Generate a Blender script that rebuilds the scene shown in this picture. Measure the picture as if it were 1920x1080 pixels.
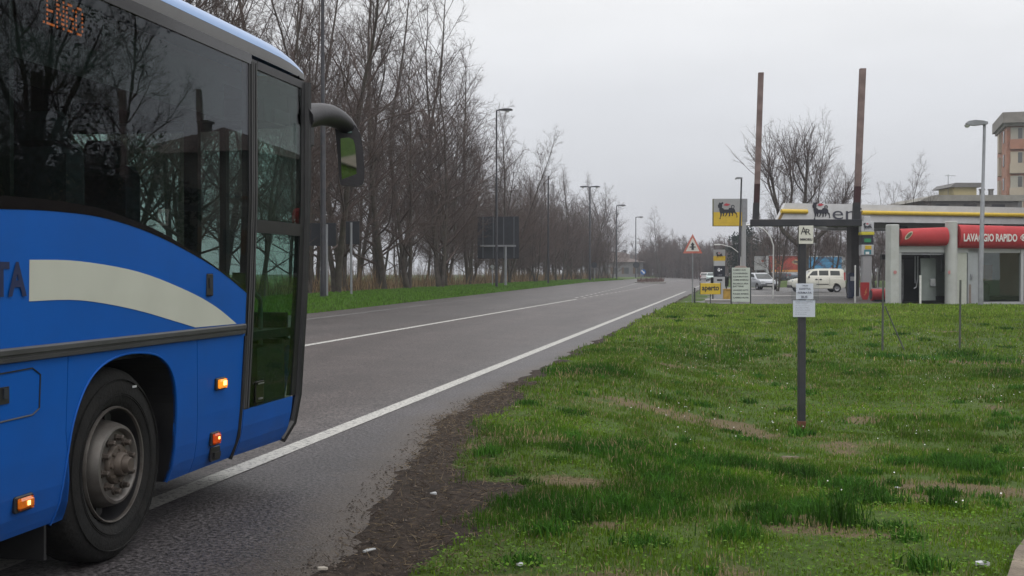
import bpy, bmesh, math, random
import numpy as np
from mathutils import Vector, Matrix
from mathutils.geometry import tessellate_polygon
R = math.radians
sc = bpy.context.scene
for o in list(bpy.data.objects): bpy.data.objects.remove(o)
random.seed(7); RNG = np.random.default_rng(7)
# ------------------------------------------------------------------ camera
F = 2250.0; TH = R(10.45); PIT = math.atan(29/F); HC = 1.51
cd = bpy.data.cameras.new('camera'); cam = bpy.data.objects.new('camera', cd)
sc.collection.objects.link(cam); sc.camera = cam
cd.sensor_width = 36; cd.lens = 36*F/1920; cd.clip_start = .05; cd.clip_end = 3000
cam.location = (0, 0, HC); cam.rotation_euler = (R(90)-PIT, 0, TH)
# ------------------------------------------------------------------ sky, sun, exposure
w = bpy.data.worlds.new('World'); sc.world = w; w.use_nodes = True
N = w.node_tree.nodes; Lk = w.node_tree.links; N.clear()
def wn(t, **k):
    n = N.new(t)
    for a, b in k.items(): setattr(n, a, b)
    return n
out = wn('ShaderNodeOutputWorld'); bg = wn('ShaderNodeBackground'); Lk.new(bg.outputs[0], out.inputs[0])
sky = wn('ShaderNodeTexSky', sky_type='NISHITA', sun_disc=False, sun_elevation=R(48), sun_rotation=R(150), dust_density=4.0)
tc = wn('ShaderNodeTexCoord'); sep = wn('ShaderNodeSeparateXYZ'); Lk.new(tc.outputs['Generated'], sep.inputs[0])
ramp = wn('ShaderNodeValToRGB'); Lk.new(sep.outputs[2], ramp.inputs[0])
e = ramp.color_ramp.elements
e[0].position = 0.0; e[0].color = (.60, .62, .66, 1)
e[1].position = .03; e[1].color = (.62, .62, .65, 1)
for p_, c_ in ((.0655, (.65, .665, .70, 1)), (.14, (.74, .755, .79, 1)), (.24, (.87, .875, .885, 1)), (1.0, (1.75, 1.75, 1.77, 1))):
    q = e.new(p_); q.color = c_
nz = wn('ShaderNodeTexNoise'); nz.inputs['Scale'].default_value = 2.2; nz.inputs['Detail'].default_value = 5
mp = wn('ShaderNodeMapping'); mp.inputs['Scale'].default_value = (1, 1, 3.5); Lk.new(tc.outputs['Generated'], mp.inputs[0]); Lk.new(mp.outputs[0], nz.inputs[0])
mr = wn('ShaderNodeMapRange'); mr.inputs[1].default_value = .3; mr.inputs[2].default_value = .7; mr.inputs[3].default_value = .90; mr.inputs[4].default_value = 1.08
Lk.new(nz.outputs[0], mr.inputs[0])
mu = wn('ShaderNodeMixRGB', blend_type='MULTIPLY'); mu.inputs[0].default_value = 1; Lk.new(ramp.outputs[0], mu.inputs[1]); Lk.new(mr.outputs[0], mu.inputs[2])
sm = wn('ShaderNodeMixRGB', blend_type='MULTIPLY'); sm.inputs[0].default_value = 1; sm.inputs[2].default_value = (.1, .1, .1, 1); Lk.new(sky.outputs[0], sm.inputs[1])
mx = wn('ShaderNodeMixRGB'); mx.inputs[0].default_value = .97; Lk.new(sm.outputs[0], mx.inputs[1]); Lk.new(mu.outputs[0], mx.inputs[2])
Lk.new(mx.outputs[0], bg.inputs[0]); bg.inputs[1].default_value = 1.0
sd = bpy.data.lights.new('sun', 'SUN'); sun = bpy.data.objects.new('sun', sd); sc.collection.objects.link(sun)
sd.energy = .5; sd.angle = R(40); sd.color = (1, .97, .93); sun.rotation_euler = (R(42), 0, R(30))
vs = sc.view_settings; vs.view_transform = 'Standard'; vs.look = 'None'; vs.gamma = 1; vs.exposure = 0.10
sc.cycles.max_bounces = 8; sc.cycles.transparent_max_bounces = 16; sc.cycles.volume_bounces = 0
# ------------------------------------------------------------------ measuring helpers (real positions on the site)
FW = Vector((-math.sin(TH), math.cos(TH), 0)); RT = Vector((math.cos(TH), math.sin(TH), 0))
def at(px, Z, z=0.0):
    p = FW*Z + RT*((px-960)/F*Z); return Vector((p.x, p.y, z))
def zat(py, Z): return HC-(py-511)*Z/F
def ZL(px, L): return L*1.017*F/(1375-px)          # distance of a thing L metres left of the camera line
# ------------------------------------------------------------------ noise
def _h(i, j, s): 
    v = np.sin(i*127.1+j*311.7+s*74.7)*43758.5453; return v-np.floor(v)
def vn(x, y, s=0):
    x = np.asarray(x, float); y = np.asarray(y, float)
    i = np.floor(x); j = np.floor(y); u = x-i; v = y-j; u = u*u*(3-2*u); v = v*v*(3-2*v)
    return (_h(i, j, s)*(1-u)+_h(i+1, j, s)*u)*(1-v)+(_h(i, j+1, s)*(1-u)+_h(i+1, j+1, s)*u)*v
def fbm(x, y, s=0, o=4):
    r = 0; a = .5; t = 0
    for k in range(o): r = r+a*vn(x*2**k, y*2**k, s+k*13); t += a; a *= .5
    return r/t
def sm01(a): a = np.clip(a, 0, 1); return a*a*(3-2*a)
# ------------------------------------------------------------------ materials
MATS = {}
def mat(name, col, rough=.6, metal=0, var=.12, scale=8, bump=.0, bscale=60, coat=0, emit=None, es=1, spec=.5, trans=0, dirt=None, dscale=3, damt=.4):
    if name in MATS: return MATS[name]
    m = bpy.data.materials.new(name); m.use_nodes = True; nt = m.node_tree; n = nt.nodes; l = nt.links
    b = n['Principled BSDF']; b.inputs['Roughness'].default_value = rough; b.inputs['Metallic'].default_value = metal
    b.inputs['Coat Weight'].default_value = coat; b.inputs['Coat Roughness'].default_value = .12
    b.inputs['Specular IOR Level'].default_value = spec
    tcn = n.new('ShaderNodeTexCoord'); no = n.new('ShaderNodeTexNoise'); no.inputs['Scale'].default_value = scale; no.inputs['Detail'].default_value = 5
    l.new(tcn.outputs['Object'], no.inputs[0])
    cr = n.new('ShaderNodeValToRGB'); l.new(no.outputs[0], cr.inputs[0])
    c = np.array(col[:3]); lo = c*(1-var); hi = np.minimum(c*(1+var), 1)
    cr.color_ramp.elements[0].position = .3; cr.color_ramp.elements[0].color = (*lo, 1)
    cr.color_ramp.elements[1].position = .7; cr.color_ramp.elements[1].color = (*hi, 1)
    src = cr.outputs[0]
    if dirt:
        n2 = n.new('ShaderNodeTexNoise'); n2.inputs['Scale'].default_value = dscale; n2.inputs['Detail'].default_value = 8; n2.inputs['Roughness'].default_value = .7
        l.new(tcn.outputs['Object'], n2.inputs[0])
        r2 = n.new('ShaderNodeMapRange'); r2.inputs[1].default_value = .42; r2.inputs[2].default_value = .7; r2.inputs[4].default_value = damt; l.new(n2.outputs[0], r2.inputs[0])
        mxn = n.new('ShaderNodeMixRGB'); mxn.inputs[2].default_value = (*dirt, 1); l.new(r2.outputs[0], mxn.inputs[0]); l.new(src, mxn.inputs[1]); src = mxn.outputs[0]
    l.new(src, b.inputs['Base Color'])
    if bump:
        n3 = n.new('ShaderNodeTexNoise'); n3.inputs['Scale'].default_value = bscale; n3.inputs['Detail'].default_value = 6; l.new(tcn.outputs['Object'], n3.inputs[0])
        bp = n.new('ShaderNodeBump'); bp.inputs['Strength'].default_value = bump; bp.inputs['Distance'].default_value = .02
        l.new(n3.outputs[0], bp.inputs['Height']); l.new(bp.outputs[0], b.inputs['Normal'])
    if emit:
        b.inputs['Emission Color'].default_value = (*emit, 1); b.inputs['Emission Strength'].default_value = es
    MATS[name] = m; return m
def glass(name, tint, ior=1.45, boost=1.0, rough=0.0, gcol=(1, 1, 1)):
    if name in MATS: return MATS[name]
    m = bpy.data.materials.new(name); m.use_nodes = True; nt = m.node_tree; n = nt.nodes; l = nt.links
    n.remove(n['Principled BSDF']); o = n['Material Output']
    t = n.new('ShaderNodeBsdfTransparent'); t.inputs[0].default_value = (*tint, 1)
    g = n.new('ShaderNodeBsdfGlossy'); g.inputs['Roughness'].default_value = rough; g.inputs[0].default_value = (*gcol, 1)
    # reflectance by angle, the same from either side of the pane
    ge = n.new('ShaderNodeNewGeometry'); dt = n.new('ShaderNodeVectorMath'); dt.operation = 'DOT_PRODUCT'; l.new(ge.outputs['Normal'], dt.inputs[0]); l.new(ge.outputs['Incoming'], dt.inputs[1])
    ab = n.new('ShaderNodeMath'); ab.operation = 'ABSOLUTE'; l.new(dt.outputs['Value'], ab.inputs[0])
    su = n.new('ShaderNodeMath'); su.operation = 'SUBTRACT'; su.inputs[0].default_value = 1; l.new(ab.outputs[0], su.inputs[1])
    pw = n.new('ShaderNodeMath'); pw.operation = 'POWER'; l.new(su.outputs[0], pw.inputs[0]); pw.inputs[1].default_value = 5
    r0 = ((ior-1)/(ior+1))**2
    f = n.new('ShaderNodeMath'); f.operation = 'MULTIPLY_ADD'; l.new(pw.outputs[0], f.inputs[0]); f.inputs[1].default_value = 1-r0; f.inputs[2].default_value = r0
    # faint smear so the pane is not perfectly even
    tcn = n.new('ShaderNodeTexCoord'); no = n.new('ShaderNodeTexNoise'); no.inputs['Scale'].default_value = 2.5; l.new(tcn.outputs['Object'], no.inputs[0])
    bp = n.new('ShaderNodeBump'); bp.inputs['Strength'].default_value = .02; bp.inputs['Distance'].default_value = .02; l.new(no.outputs[0], bp.inputs['Height']); l.new(bp.outputs[0], g.inputs['Normal'])
    mt = n.new('ShaderNodeMath'); mt.operation = 'MULTIPLY'; mt.inputs[1].default_value = boost; mt.use_clamp = True; l.new(f.outputs[0], mt.inputs[0])
    x = n.new('ShaderNodeMixShader'); l.new(mt.outputs[0], x.inputs[0]); l.new(t.outputs[0], x.inputs[1]); l.new(g.outputs[0], x.inputs[2]); l.new(x.outputs[0], o.inputs[0])
    MATS[name] = m; return m
def attr_mat(name, rough=.7, transl=.25, var=.0, bump=0):
    m = bpy.data.materials.new(name); m.use_nodes = True; nt = m.node_tree; n = nt.nodes; l = nt.links
    b = n['Principled BSDF']; b.inputs['Roughness'].default_value = rough; b.inputs['Specular IOR Level'].default_value = .08
    a = n.new('ShaderNodeAttribute'); a.attribute_name = 'Col'; l.new(a.outputs[0], b.inputs['Base Color'])
    if transl:
        t = n.new('ShaderNodeBsdfTranslucent'); l.new(a.outputs[0], t.inputs[0]); x = n.new('ShaderNodeMixShader'); x.inputs[0].default_value = transl
        l.new(b.outputs[0], x.inputs[1]); l.new(t.outputs[0], x.inputs[2]); l.new(x.outputs[0], n['Material Output'].inputs[0])
    return m
M = dict(
 dark_metal=mat('dark_metal', (.035, .037, .045), .5, .3, .25, 5, dirt=(.09, .07, .06), damt=.3),
 grey_metal=mat('grey_metal', (.27, .28, .30), .5, .4, .12, 4, dirt=(.14, .13, .12), damt=.35),
 light_metal=mat('light_metal', (.48, .49, .51), .5, .2, .08, 3, dirt=(.25, .24, .22), damt=.3),
 rusty=mat('rusty_pink_metal', (.21, .155, .15), .85, 0, .22, 9, bump=.2, dirt=(.09, .055, .05), dscale=6, damt=.55),
 maroon=mat('maroon_metal', (.045, .018, .022), .7, 0, .2, 9),
 white_paint=mat('white_paint', (.74, .74, .72), .5, 0, .05, 5, dirt=(.4, .38, .34), damt=.3),
 paper=mat('paper', (.78, .79, .86), .7, 0, .04, 20),
 plaque=mat('plaque', (.62, .61, .55), .6, 0, .05, 14, dirt=(.4, .36, .28), damt=.35),
 ink=mat('ink', (.03, .03, .035), .7, 0, .2, 30),
 grey_ink=mat('grey_ink', (.22, .22, .27), .7, 0, .2, 30),
 yellow=mat('yellow_paint', (.62, .42, .03), .45, 0, .06, 4, dirt=(.35, .22, .03), damt=.3),
 dull_grey=mat('dull_grey_panel', (.33, .33, .34), .5, 0, .06, 3, dirt=(.2, .19, .18), damt=.3),
 red=mat('red_paint', (.42, .028, .03), .5, 0, .12, 3, dirt=(.22, .03, .03), damt=.35),
 red_fabric=mat('red_fabric', (.40, .03, .035), .75, 0, .1, 2, bump=.3, bscale=12),
 black=mat('black_plastic', (.012, .012, .013), .45, 0, .3, 12),
 rubber=mat('black_rubber', (.011, .011, .011), .85, 0, .3, 14, bump=.3, dirt=(.026, .023, .020), dscale=5, damt=.4, spec=.25),
 concrete=mat('concrete', (.26, .25, .235), .9, 0, .15, 3, bump=.3, dirt=(.13, .12, .1), damt=.5),
 bark=mat('bark', (.060, .048, .042), .95, 0, .35, 5, bump=.5, bscale=14, dirt=(.10, .10, .06), dscale=1.5, damt=.4),
 twig=mat('twig_bark', (.085, .060, .052), .95, 0, .35, .6),
 dogblack=mat('emblem_black', (.012, .012, .022), .5, 0, .1),
 emred=mat('emblem_red', (.45, .05, .07), .5, 0, .1),
 signred=mat('sign_red', (.48, .13, .10), .6, 0, .15, 6, dirt=(.45, .25, .2), damt=.4),
 signwhite=mat('sign_white', (.60, .58, .55), .6, 0, .06, 5),
 signblue=mat('sign_blue', (.02, .12, .38), .5, 0, .1, 5),
)
# ------------------------------------------------------------------ mesh building
def link(o): sc.collection.objects.link(o); return o
def tag(o, label=None, cat=None, group=None, kind=None):
    if label: o['label'] = label
    if cat: o['category'] = cat
    if group: o['group'] = group
    if kind: o['kind'] = kind
    return o
def empty(name, loc, rz=0, label=None, cat=None, group=None):
    o = bpy.data.objects.new(name, None); link(o); o.location = loc; o.rotation_euler = (0, 0, rz); o.empty_display_size = .2
    return tag(o, label, cat, group)
def copy_tree(o, parent=None):
    c = o.copy(); link(c); c.parent = parent
    for ch in list(o.children): copy_tree(ch, c)
    return c
class MB:
    def __init__(s): s.v = []; s.f = []
    def add(s, vs, fs):
        n = len(s.v); s.v += [tuple(x) for x in vs]; s.f += [tuple(i+n for i in f) for f in fs]; return s
    def box(s, c, d, rz=0, bev=0):
        hx, hy, hz = d[0]/2, d[1]/2, d[2]/2; ca, sa = math.cos(rz), math.sin(rz)
        if bev > 0:
            b = min(bev, hx*.9, hy*.9, hz*.9); lv = []
            for z, k in ((-hz, b), (-hz+b, 0), (hz-b, 0), (hz, b)):
                X, Y = hx-k, hy-k
                ring = [(-X+b-k*0, -Y), (X-b, -Y), (X, -Y+b), (X, Y-b), (X-b, Y), (-X+b, Y), (-X, Y-b), (-X, -Y+b)]
                lv.append([(x, y, z) for x, y in ring])
            vs = [p for r in lv for p in r]; fs = [tuple(range(7, -1, -1)), tuple(range(24, 32))]
            for a in range(3):
                for i in range(8): fs.append((a*8+i, a*8+(i+1) % 8, a*8+8+(i+1) % 8, a*8+8+i))
        else:
            vs = [(x, y, z) for z in (-hz, hz) for x, y in ((-hx, -hy), (hx, -hy), (hx, hy), (-hx, hy))]
            fs = [(3, 2, 1, 0), (4, 5, 6, 7), (0, 1, 5, 4), (1, 2, 6, 5), (2, 3, 7, 6), (3, 0, 4, 7)]
        return s.add([(c[0]+x*ca-y*sa, c[1]+x*sa+y*ca, c[2]+z) for x, y, z in vs], fs)
    def tube(s, pts, rad, n=8, cap=True):
        pts = [Vector(p) for p in pts]; rad = rad if hasattr(rad, '__len__') else [rad]*len(pts)
        base = len(s.v); k = len(pts); u = None
        for i, p in enumerate(pts):
            d = (pts[min(i+1, k-1)]-pts[max(i-1, 0)]).normalized()
            if u is None: u = d.orthogonal().normalized()
            else: u = (u-d*u.dot(d)).normalized()
            w_ = d.cross(u); r = rad[i]
            for j in range(n):
                a = 2*math.pi*j/n; q = p+u*(math.cos(a)*r)+w_*(math.sin(a)*r); s.v.append((q.x, q.y, q.z))
        for i in range(k-1):
            for j in range(n):
                a = base+i*n+j; b = base+i*n+(j+1) % n; s.f.append((a, b, b+n, a+n))
        if cap: s.f.append(tuple(base+j for j in range(n-1, -1, -1))); s.f.append(tuple(base+(k-1)*n+j for j in range(n)))
        return s
    def lathe(s, prof, origin, axis='z', n=24, close=False):
        base = len(s.v); o = Vector(origin)
        for r, h in prof:
            for j in range(n):
                a = 2*math.pi*j/n; c, d = math.cos(a)*r, math.sin(a)*r
                q = {'z': (c, d, h), 'x': (h, c, d), 'y': (d, h, c)}[axis]
                s.v.append((o.x+q[0], o.y+q[1], o.z+q[2]))
        m = len(prof)
        for i in range(m-1):
            for j in range(n):
                a = base+i*n+j; b = base+i*n+(j+1) % n; s.f.append((a, b, b+n, a+n))
        return s
    def prism(s, poly, frame, depth):
        """poly 2D in frame(origin,u,v,n); extruded from 0 to depth along n"""
        o, u, v, nn = frame; base = len(s.v); k = len(poly)
        for d in (0, depth):
            for x, y in poly:
                q = o+u*x+v*y+nn*d; s.v.append((q.x, q.y, q.z))
        tr = tessellate_polygon([[Vector((x, y, 0)) for x, y in poly]])
        for t in tr:
            s.f.append((base+t[0], base+t[1], base+t[2])); s.f.append((base+k+t[2], base+k+t[1], base+k+t[0]))
        for i in range(k):
            j = (i+1) % k; s.f.append((base+i, base+j, base+k+j, base+k+i))
        return s
    def text(s, string, frame, x0, y0, W, Hh, bold=.0, lift=.003, wobble=0):
        vs, fs = text_geo(string, bold)
        o, u, v, nn = frame
        s.add([o+u*(x0+x*W)+v*(y0+y*Hh)+nn*lift for x, y in vs], fs); return s
    def build(s, name, m, parent=None, smooth=False, label=None):
        me = bpy.data.meshes.new(name); me.from_pydata(s.v, [], s.f); me.materials.append(m); 
        b = bmesh.new(); b.from_mesh(me); bmesh.ops.recalc_face_normals(b, faces=b.faces); b.to_mesh(me); b.free()
        me.update()
        if smooth:
            me.polygons.foreach_set('use_smooth', [True]*len(me.polygons))
            try: me.set_sharp_from_angle(angle=R(38))
            except Exception: pass
        o = bpy.data.objects.new(name, me); link(o)
        if parent is not None: o.parent = parent
        if label: o['label'] = label
        return o
_tx = {}
def text_geo(string, bold=0.0):
    k = (string, bold)
    if k in _tx: return _tx[k]
    c = bpy.data.curves.new('t', 'FONT'); c.body = string; c.offset = bold; c.resolution_u = 3; c.fill_mode = 'FRONT'
    o = bpy.data.objects.new('t', c); link(o); dg = bpy.context.evaluated_depsgraph_get(); dg.update()
    me = bpy.data.meshes.new_from_object(o.evaluated_get(dg))
    v = np.array([(p.co.x, p.co.y) for p in me.vertices]); f = [tuple(p.vertices) for p in me.polygons]
    lo, hi = v.min(0), v.max(0); v = (v-lo)/(hi-lo)
    bpy.data.objects.remove(o); bpy.data.curves.remove(c); bpy.data.meshes.remove(me)
    _tx[k] = (v.tolist(), f); return _tx[k]
X_, Y_, Z_ = Vector((1, 0, 0)), Vector((0, 1, 0)), Vector((0, 0, 1))
def fr(o=(0, 0, 0), u=X_, v=Z_, n=None):
    u = Vector(u); v = Vector(v); return (Vector(o), u, v, Vector(n) if n is not None else u.cross(v))   # default normal = -Y for u=X,v=Z
def np_mesh(name, V, Fc, m, col=None, parent=None):
    me = bpy.data.meshes.new(name); V = np.asarray(V, np.float32); Fc = np.asarray(Fc, np.int32); nf, k = Fc.shape
    me.vertices.add(len(V)); me.vertices.foreach_set('co', V.ravel()); me.loops.add(nf*k); me.loops.foreach_set('vertex_index', Fc.ravel())
    me.polygons.add(nf); me.polygons.foreach_set('loop_start', np.arange(0, nf*k, k, dtype=np.int32)); me.update(calc_edges=True)
    if col is not None:
        a = me.color_attributes.new('Col', 'FLOAT_COLOR', 'POINT'); c = np.ones((len(V), 4), np.float32); c[:, :3] = col; a.data.foreach_set('color', c.ravel())
    me.materials.append(m); o = bpy.data.objects.new(name, me); link(o)
    if parent: o.parent = parent
    return o
def cr_spline(P, n=6):
    P = [Vector((*p, 0)) if len(p) == 2 else Vector(p) for p in P]; out = []
    for i in range(len(P)-1):
        a = P[max(i-1, 0)]; b = P[i]; c = P[i+1]; d = P[min(i+2, len(P)-1)]
        for k in range(n):
            t = k/n; out.append(.5*((2*b)+(c-a)*t+(2*a-5*b+4*c-d)*t*t+(3*b-a-3*c+d)*t**3))
    out.append(P[-1]); return out
# ------------------------------------------------------------------ terrain
def xe(y): return -(12+3.5*np.clip((np.asarray(y, float)-34)/95, 0, 1))             # left asphalt edge
def edgeR(y): return np.interp(y, [5, 6.2, 7, 8, 9, 12, 18], [-1.95, -2.02, -2.12, -2.3, -2.5, -2.88, -2.95])+.34*(fbm(np.asarray(y)*1.1, np.zeros_like(y)+.5, 3)-.5)+.14*(fbm(np.asarray(y)*6, np.zeros_like(y)+.5, 5)-.5)
def grassX(y): return np.interp(y, [5, 6.2, 7.8, 8.6, 9.6, 11.8, 18, 30], [-1.3, -1.4, -1.45, -1.8, -2.15, -2.52, -2.76, -2.80])
def road_z(x): return .04*np.clip(-3.7-x, 0, 12.3)
def Tz(x, y):
    x = np.asarray(x, float); y = np.asarray(y, float)
    z = road_z(x)-.04+.046*sm01((x-edgeR(y)+.16)/.14)*(1+.5*(fbm(x*4, y*4, 15)-.5))
    le = xe(y); s = sm01((le-x)/1.6); z = z+s*(.62-road_z(x)+.05*(fbm(x*.4, y*.4, 9)-.5)); z = z-.35*sm01((-x-26)/20)
    r = sm01((x-edgeR(y))/.7)
    near = np.clip(1-y/30, 0, 1)
    z = z+r*(.012+.10*(fbm(x*.5, y*.5, 2)-.4)+.05*(fbm(x*2.2, y*2.2, 4)-.5)*near)
    rut = np.exp(-((x+1.72)/.12)**2)+.6*np.exp(-((x+1.35)/.15)**2)
    z = z-.035*rut*sm01((9.8-y)/1.5)*sm01((y-5)/1)
    z = z+.10*sm01((y-27)/3)*sm01((x-1.5)/3)*(1-sm01((y-50)/8))
    z = z-.05*np.exp(-((y-26.2)/1.2)**2)*sm01((x-1)/2)
    z = z-.30*sm01((x+2.0)/2.4)*sm01((y-6)/6.5)*(1-sm01((y-21)/16))
    fore = sm01((y-54)/3)*sm01((x+2.4)/2); z = z*(1-fore)+fore*(-.03)
    z = z+.55*sm01((y-126)/5)*sm01((x-3)/3)*(1-sm01((y-150)/6))
    return z
def grid(name, xs, ys, zf, m, attr=None):
    X, Y = np.meshgrid(xs, ys); Z = zf(X, Y); V = np.stack([X, Y, Z], -1).reshape(-1, 3); nx, ny = len(xs), len(ys)
    i = (np.arange(ny-1)[:, None]*nx+np.arange(nx-1)[None, :]).ravel(); Fc = np.stack([i, i+1, i+1+nx, i+nx], -1)
    o = np_mesh(name, V, Fc, m); o.data.polygons.foreach_set('use_smooth', [True]*len(o.data.polygons))
    if attr:
        for k, f in attr.items():
            a = o.data.attributes.new(k, 'FLOAT', 'POINT'); a.data.foreach_set('value', f(X, Y).astype(np.float32).ravel())
    return o
def seg(*p):
    out = []
    for a, b, st in p: out += list(np.arange(a, b, st))
    out.append(p[-1][1]); return np.array(out)
# dry patches (x, y, rx, ry) and lush patches read off the lawn
def pos(px, py): 
    Z = HC*F/(py-511); q = at(px, Z); return q.x, q.y
DRY = [(*pos(1830, 880), .9, .5), (*pos(1720, 905), .45, .35), (*pos(1420, 770), .2, .4), (*pos(1560, 985), .5, .18), (*pos(1150, 990), .18, .15), (*pos(1050, 900), .35, .25), (*pos(1620, 745), .3, .4), (*pos(1880, 655), 1.6, .8), (*pos(1660, 1010), .3, .12), (*pos(1480, 960), .4, .2), (*pos(1500, 812), .35, .12)]
LUSH = [(*pos(1330, 840), .8, .45), (*pos(1500, 850), .35, .3), (*pos(1180, 830), .5, .8), (*pos(1640, 900), .35, .3), (*pos(1570, 985), .22, .18), (*pos(1830, 825), .55, .3), (*pos(1060, 960), .5, .35), (*pos(1200, 960), .5, .3), (*pos(1770, 940), .3, .15), (*pos(1590, 880), .3, .2), (*pos(1230, 625), 1, 2), (*pos(1100, 700), .4, 1.2), (*pos(1730, 745), .5, .3)]
CLOV = [(*pos(1800, 1040), .75, .45), (*pos(1850, 960), .5, .4), (*pos(1600, 1050), .6, .2), (*pos(1700, 980), .3, .25), (*pos(1130, 800), .3, .5), (*pos(1080, 880), .25, .3), (*pos(1560, 720), 1.2, 1.6), (*pos(1000, 860), .18, .2)]
def patch(X, Y, L):
    r = np.zeros_like(X)
    wx = (fbm(X*1.5, Y*1.5, 21)-.5)*.7; wy = (fbm(X*1.5, Y*1.5, 31)-.5)*.7
    for a, b, c, d in L: r = np.maximum(r, np.exp(-(((X+wx-a)/c)**2+((Y+wy-b)/d)**2)))
    return r
def f_dirt(X, Y):   # 1 = bare soil, 0 = grass
    g = grassX(Y)+.9*(fbm(X*2, Y*1.2, 11)-.5); a = 1-sm01((X-g)/.35+.5)
    a = np.where(X < -8, 0, a); le = xe(Y); a = np.maximum(a, np.where(X < -8, 1-sm01((le-X)/.25), 0)); return a
def f_dry(X, Y):
    n = fbm(X*.9, Y*.7, 41); return np.clip(patch(X, Y, DRY)*1.1+np.clip((n-.60)*4, 0, .8)*(X > -4), 0, 1)
gm = bpy.data.materials.new('ground_soil_and_turf'); gm.use_nodes = True
def build_ground_mat():
    n = gm.node_tree.nodes; l = gm.node_tree.links; b = n['Principled BSDF']; b.inputs['Roughness'].default_value = .95; b.inputs['Specular IOR Level'].default_value = .15
    g = n.new('ShaderNodeNewGeometry')
    def noise(s, d=6, r=.6):
        q = n.new('ShaderNodeTexNoise'); q.inputs['Scale'].default_value = s; q.inputs['Detail'].default_value = d; q.inputs['Roughness'].default_value = r; l.new(g.outputs['Position'], q.inputs[0]); return q
    def rmp(src, stops):
        q = n.new('ShaderNodeValToRGB'); l.new(src, q.inputs[0]); el = q.color_ramp.elements
        el[0].position, el[0].color = stops[0][0], (*stops[0][1], 1); el[1].position, el[1].color = stops[-1][0], (*stops[-1][1], 1)
        for p_, c_ in stops[1:-1]: k = el.new(p_); k.color = (*c_, 1)
        return q
    def mix(f, a, c):
        q = n.new('ShaderNodeMixRGB'); l.new(f, q.inputs[0]); l.new(a, q.inputs[1]); l.new(c, q.inputs[2]); return q
    n1 = noise(.9, 8, .65); n2 = noise(14, 8, .7); n3 = noise(60, 4, .6)
    grass = rmp(n1.outputs[0], [(.3, (.035, .06, .014)), (.5, (.06, .10, .022)), (.7, (.11, .12, .04))])
    grass2 = rmp(n2.outputs[0], [(.35, (.03, .045, .014)), (.65, (.09, .14, .028))])
    ga = n.new('ShaderNodeMixRGB'); ga.inputs[0].default_value = .5; l.new(grass.outputs[0], ga.inputs[1]); l.new(grass2.outputs[0], ga.inputs[2])
    soil = rmp(n2.outputs[0], [(.32, (.014, .011, .009)), (.48, (.033, .025, .020)), (.62, (.058, .044, .034)), (.78, (.10, .08, .06))])
    straw = rmp(n3.outputs[0], [(.3, (.05, .045, .022)), (.7, (.19, .145, .085))])
    ad = n.new('ShaderNodeAttribute'); ad.attribute_name = 'dirt'; ay = n.new('ShaderNodeAttribute'); ay.attribute_name = 'dry'
    def thr(a, amp, nn):
        q = n.new('ShaderNodeMath'); q.operation = 'MULTIPLY_ADD'; l.new(nn.outputs[0], q.inputs[0]); q.inputs[1].default_value = amp; l.new(a.outputs['Fac'], q.inputs[2])
        m_ = n.new('ShaderNodeMapRange'); l.new(q.outputs[0], m_.inputs[0]); m_.inputs[1].default_value = .38+amp*.5; m_.inputs[2].default_value = .62+amp*.5; return m_
    m1 = mix(thr(ay, .6, n2).outputs[0], ga.outputs[0], straw.outputs[0]); m2 = mix(thr(ad, .5, n2).outputs[0], m1.outputs[0], soil.outputs[0])
    l.new(m2.outputs[0], b.inputs['Base Color'])
    bp = n.new('ShaderNodeBump'); bp.inputs['Strength'].default_value = .8; bp.inputs['Distance'].default_value = .03; l.new(n2.outputs[0], bp.inputs['Height']); l.new(bp.outputs[0], b.inputs['Normal'])
build_ground_mat()
xs = seg((-700, -60, 40), (-60, -26, 3), (-26, -10, .5), (-10, -3.4, .8), (-3.4, 3, .08), (3, 16, .35), (16, 60, 3), (60, 700, 40))
ys = seg((-60, 0, 4), (0, 5, .5), (5, 16, .08), (16, 34, .25), (34, 70, .6), (70, 160, 1.5), (160, 240, 5), (240, 700, 40))
tag(grid('ground', xs, ys, Tz, gm, {'dirt': f_dirt, 'dry': f_dry}), kind='structure')
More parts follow.
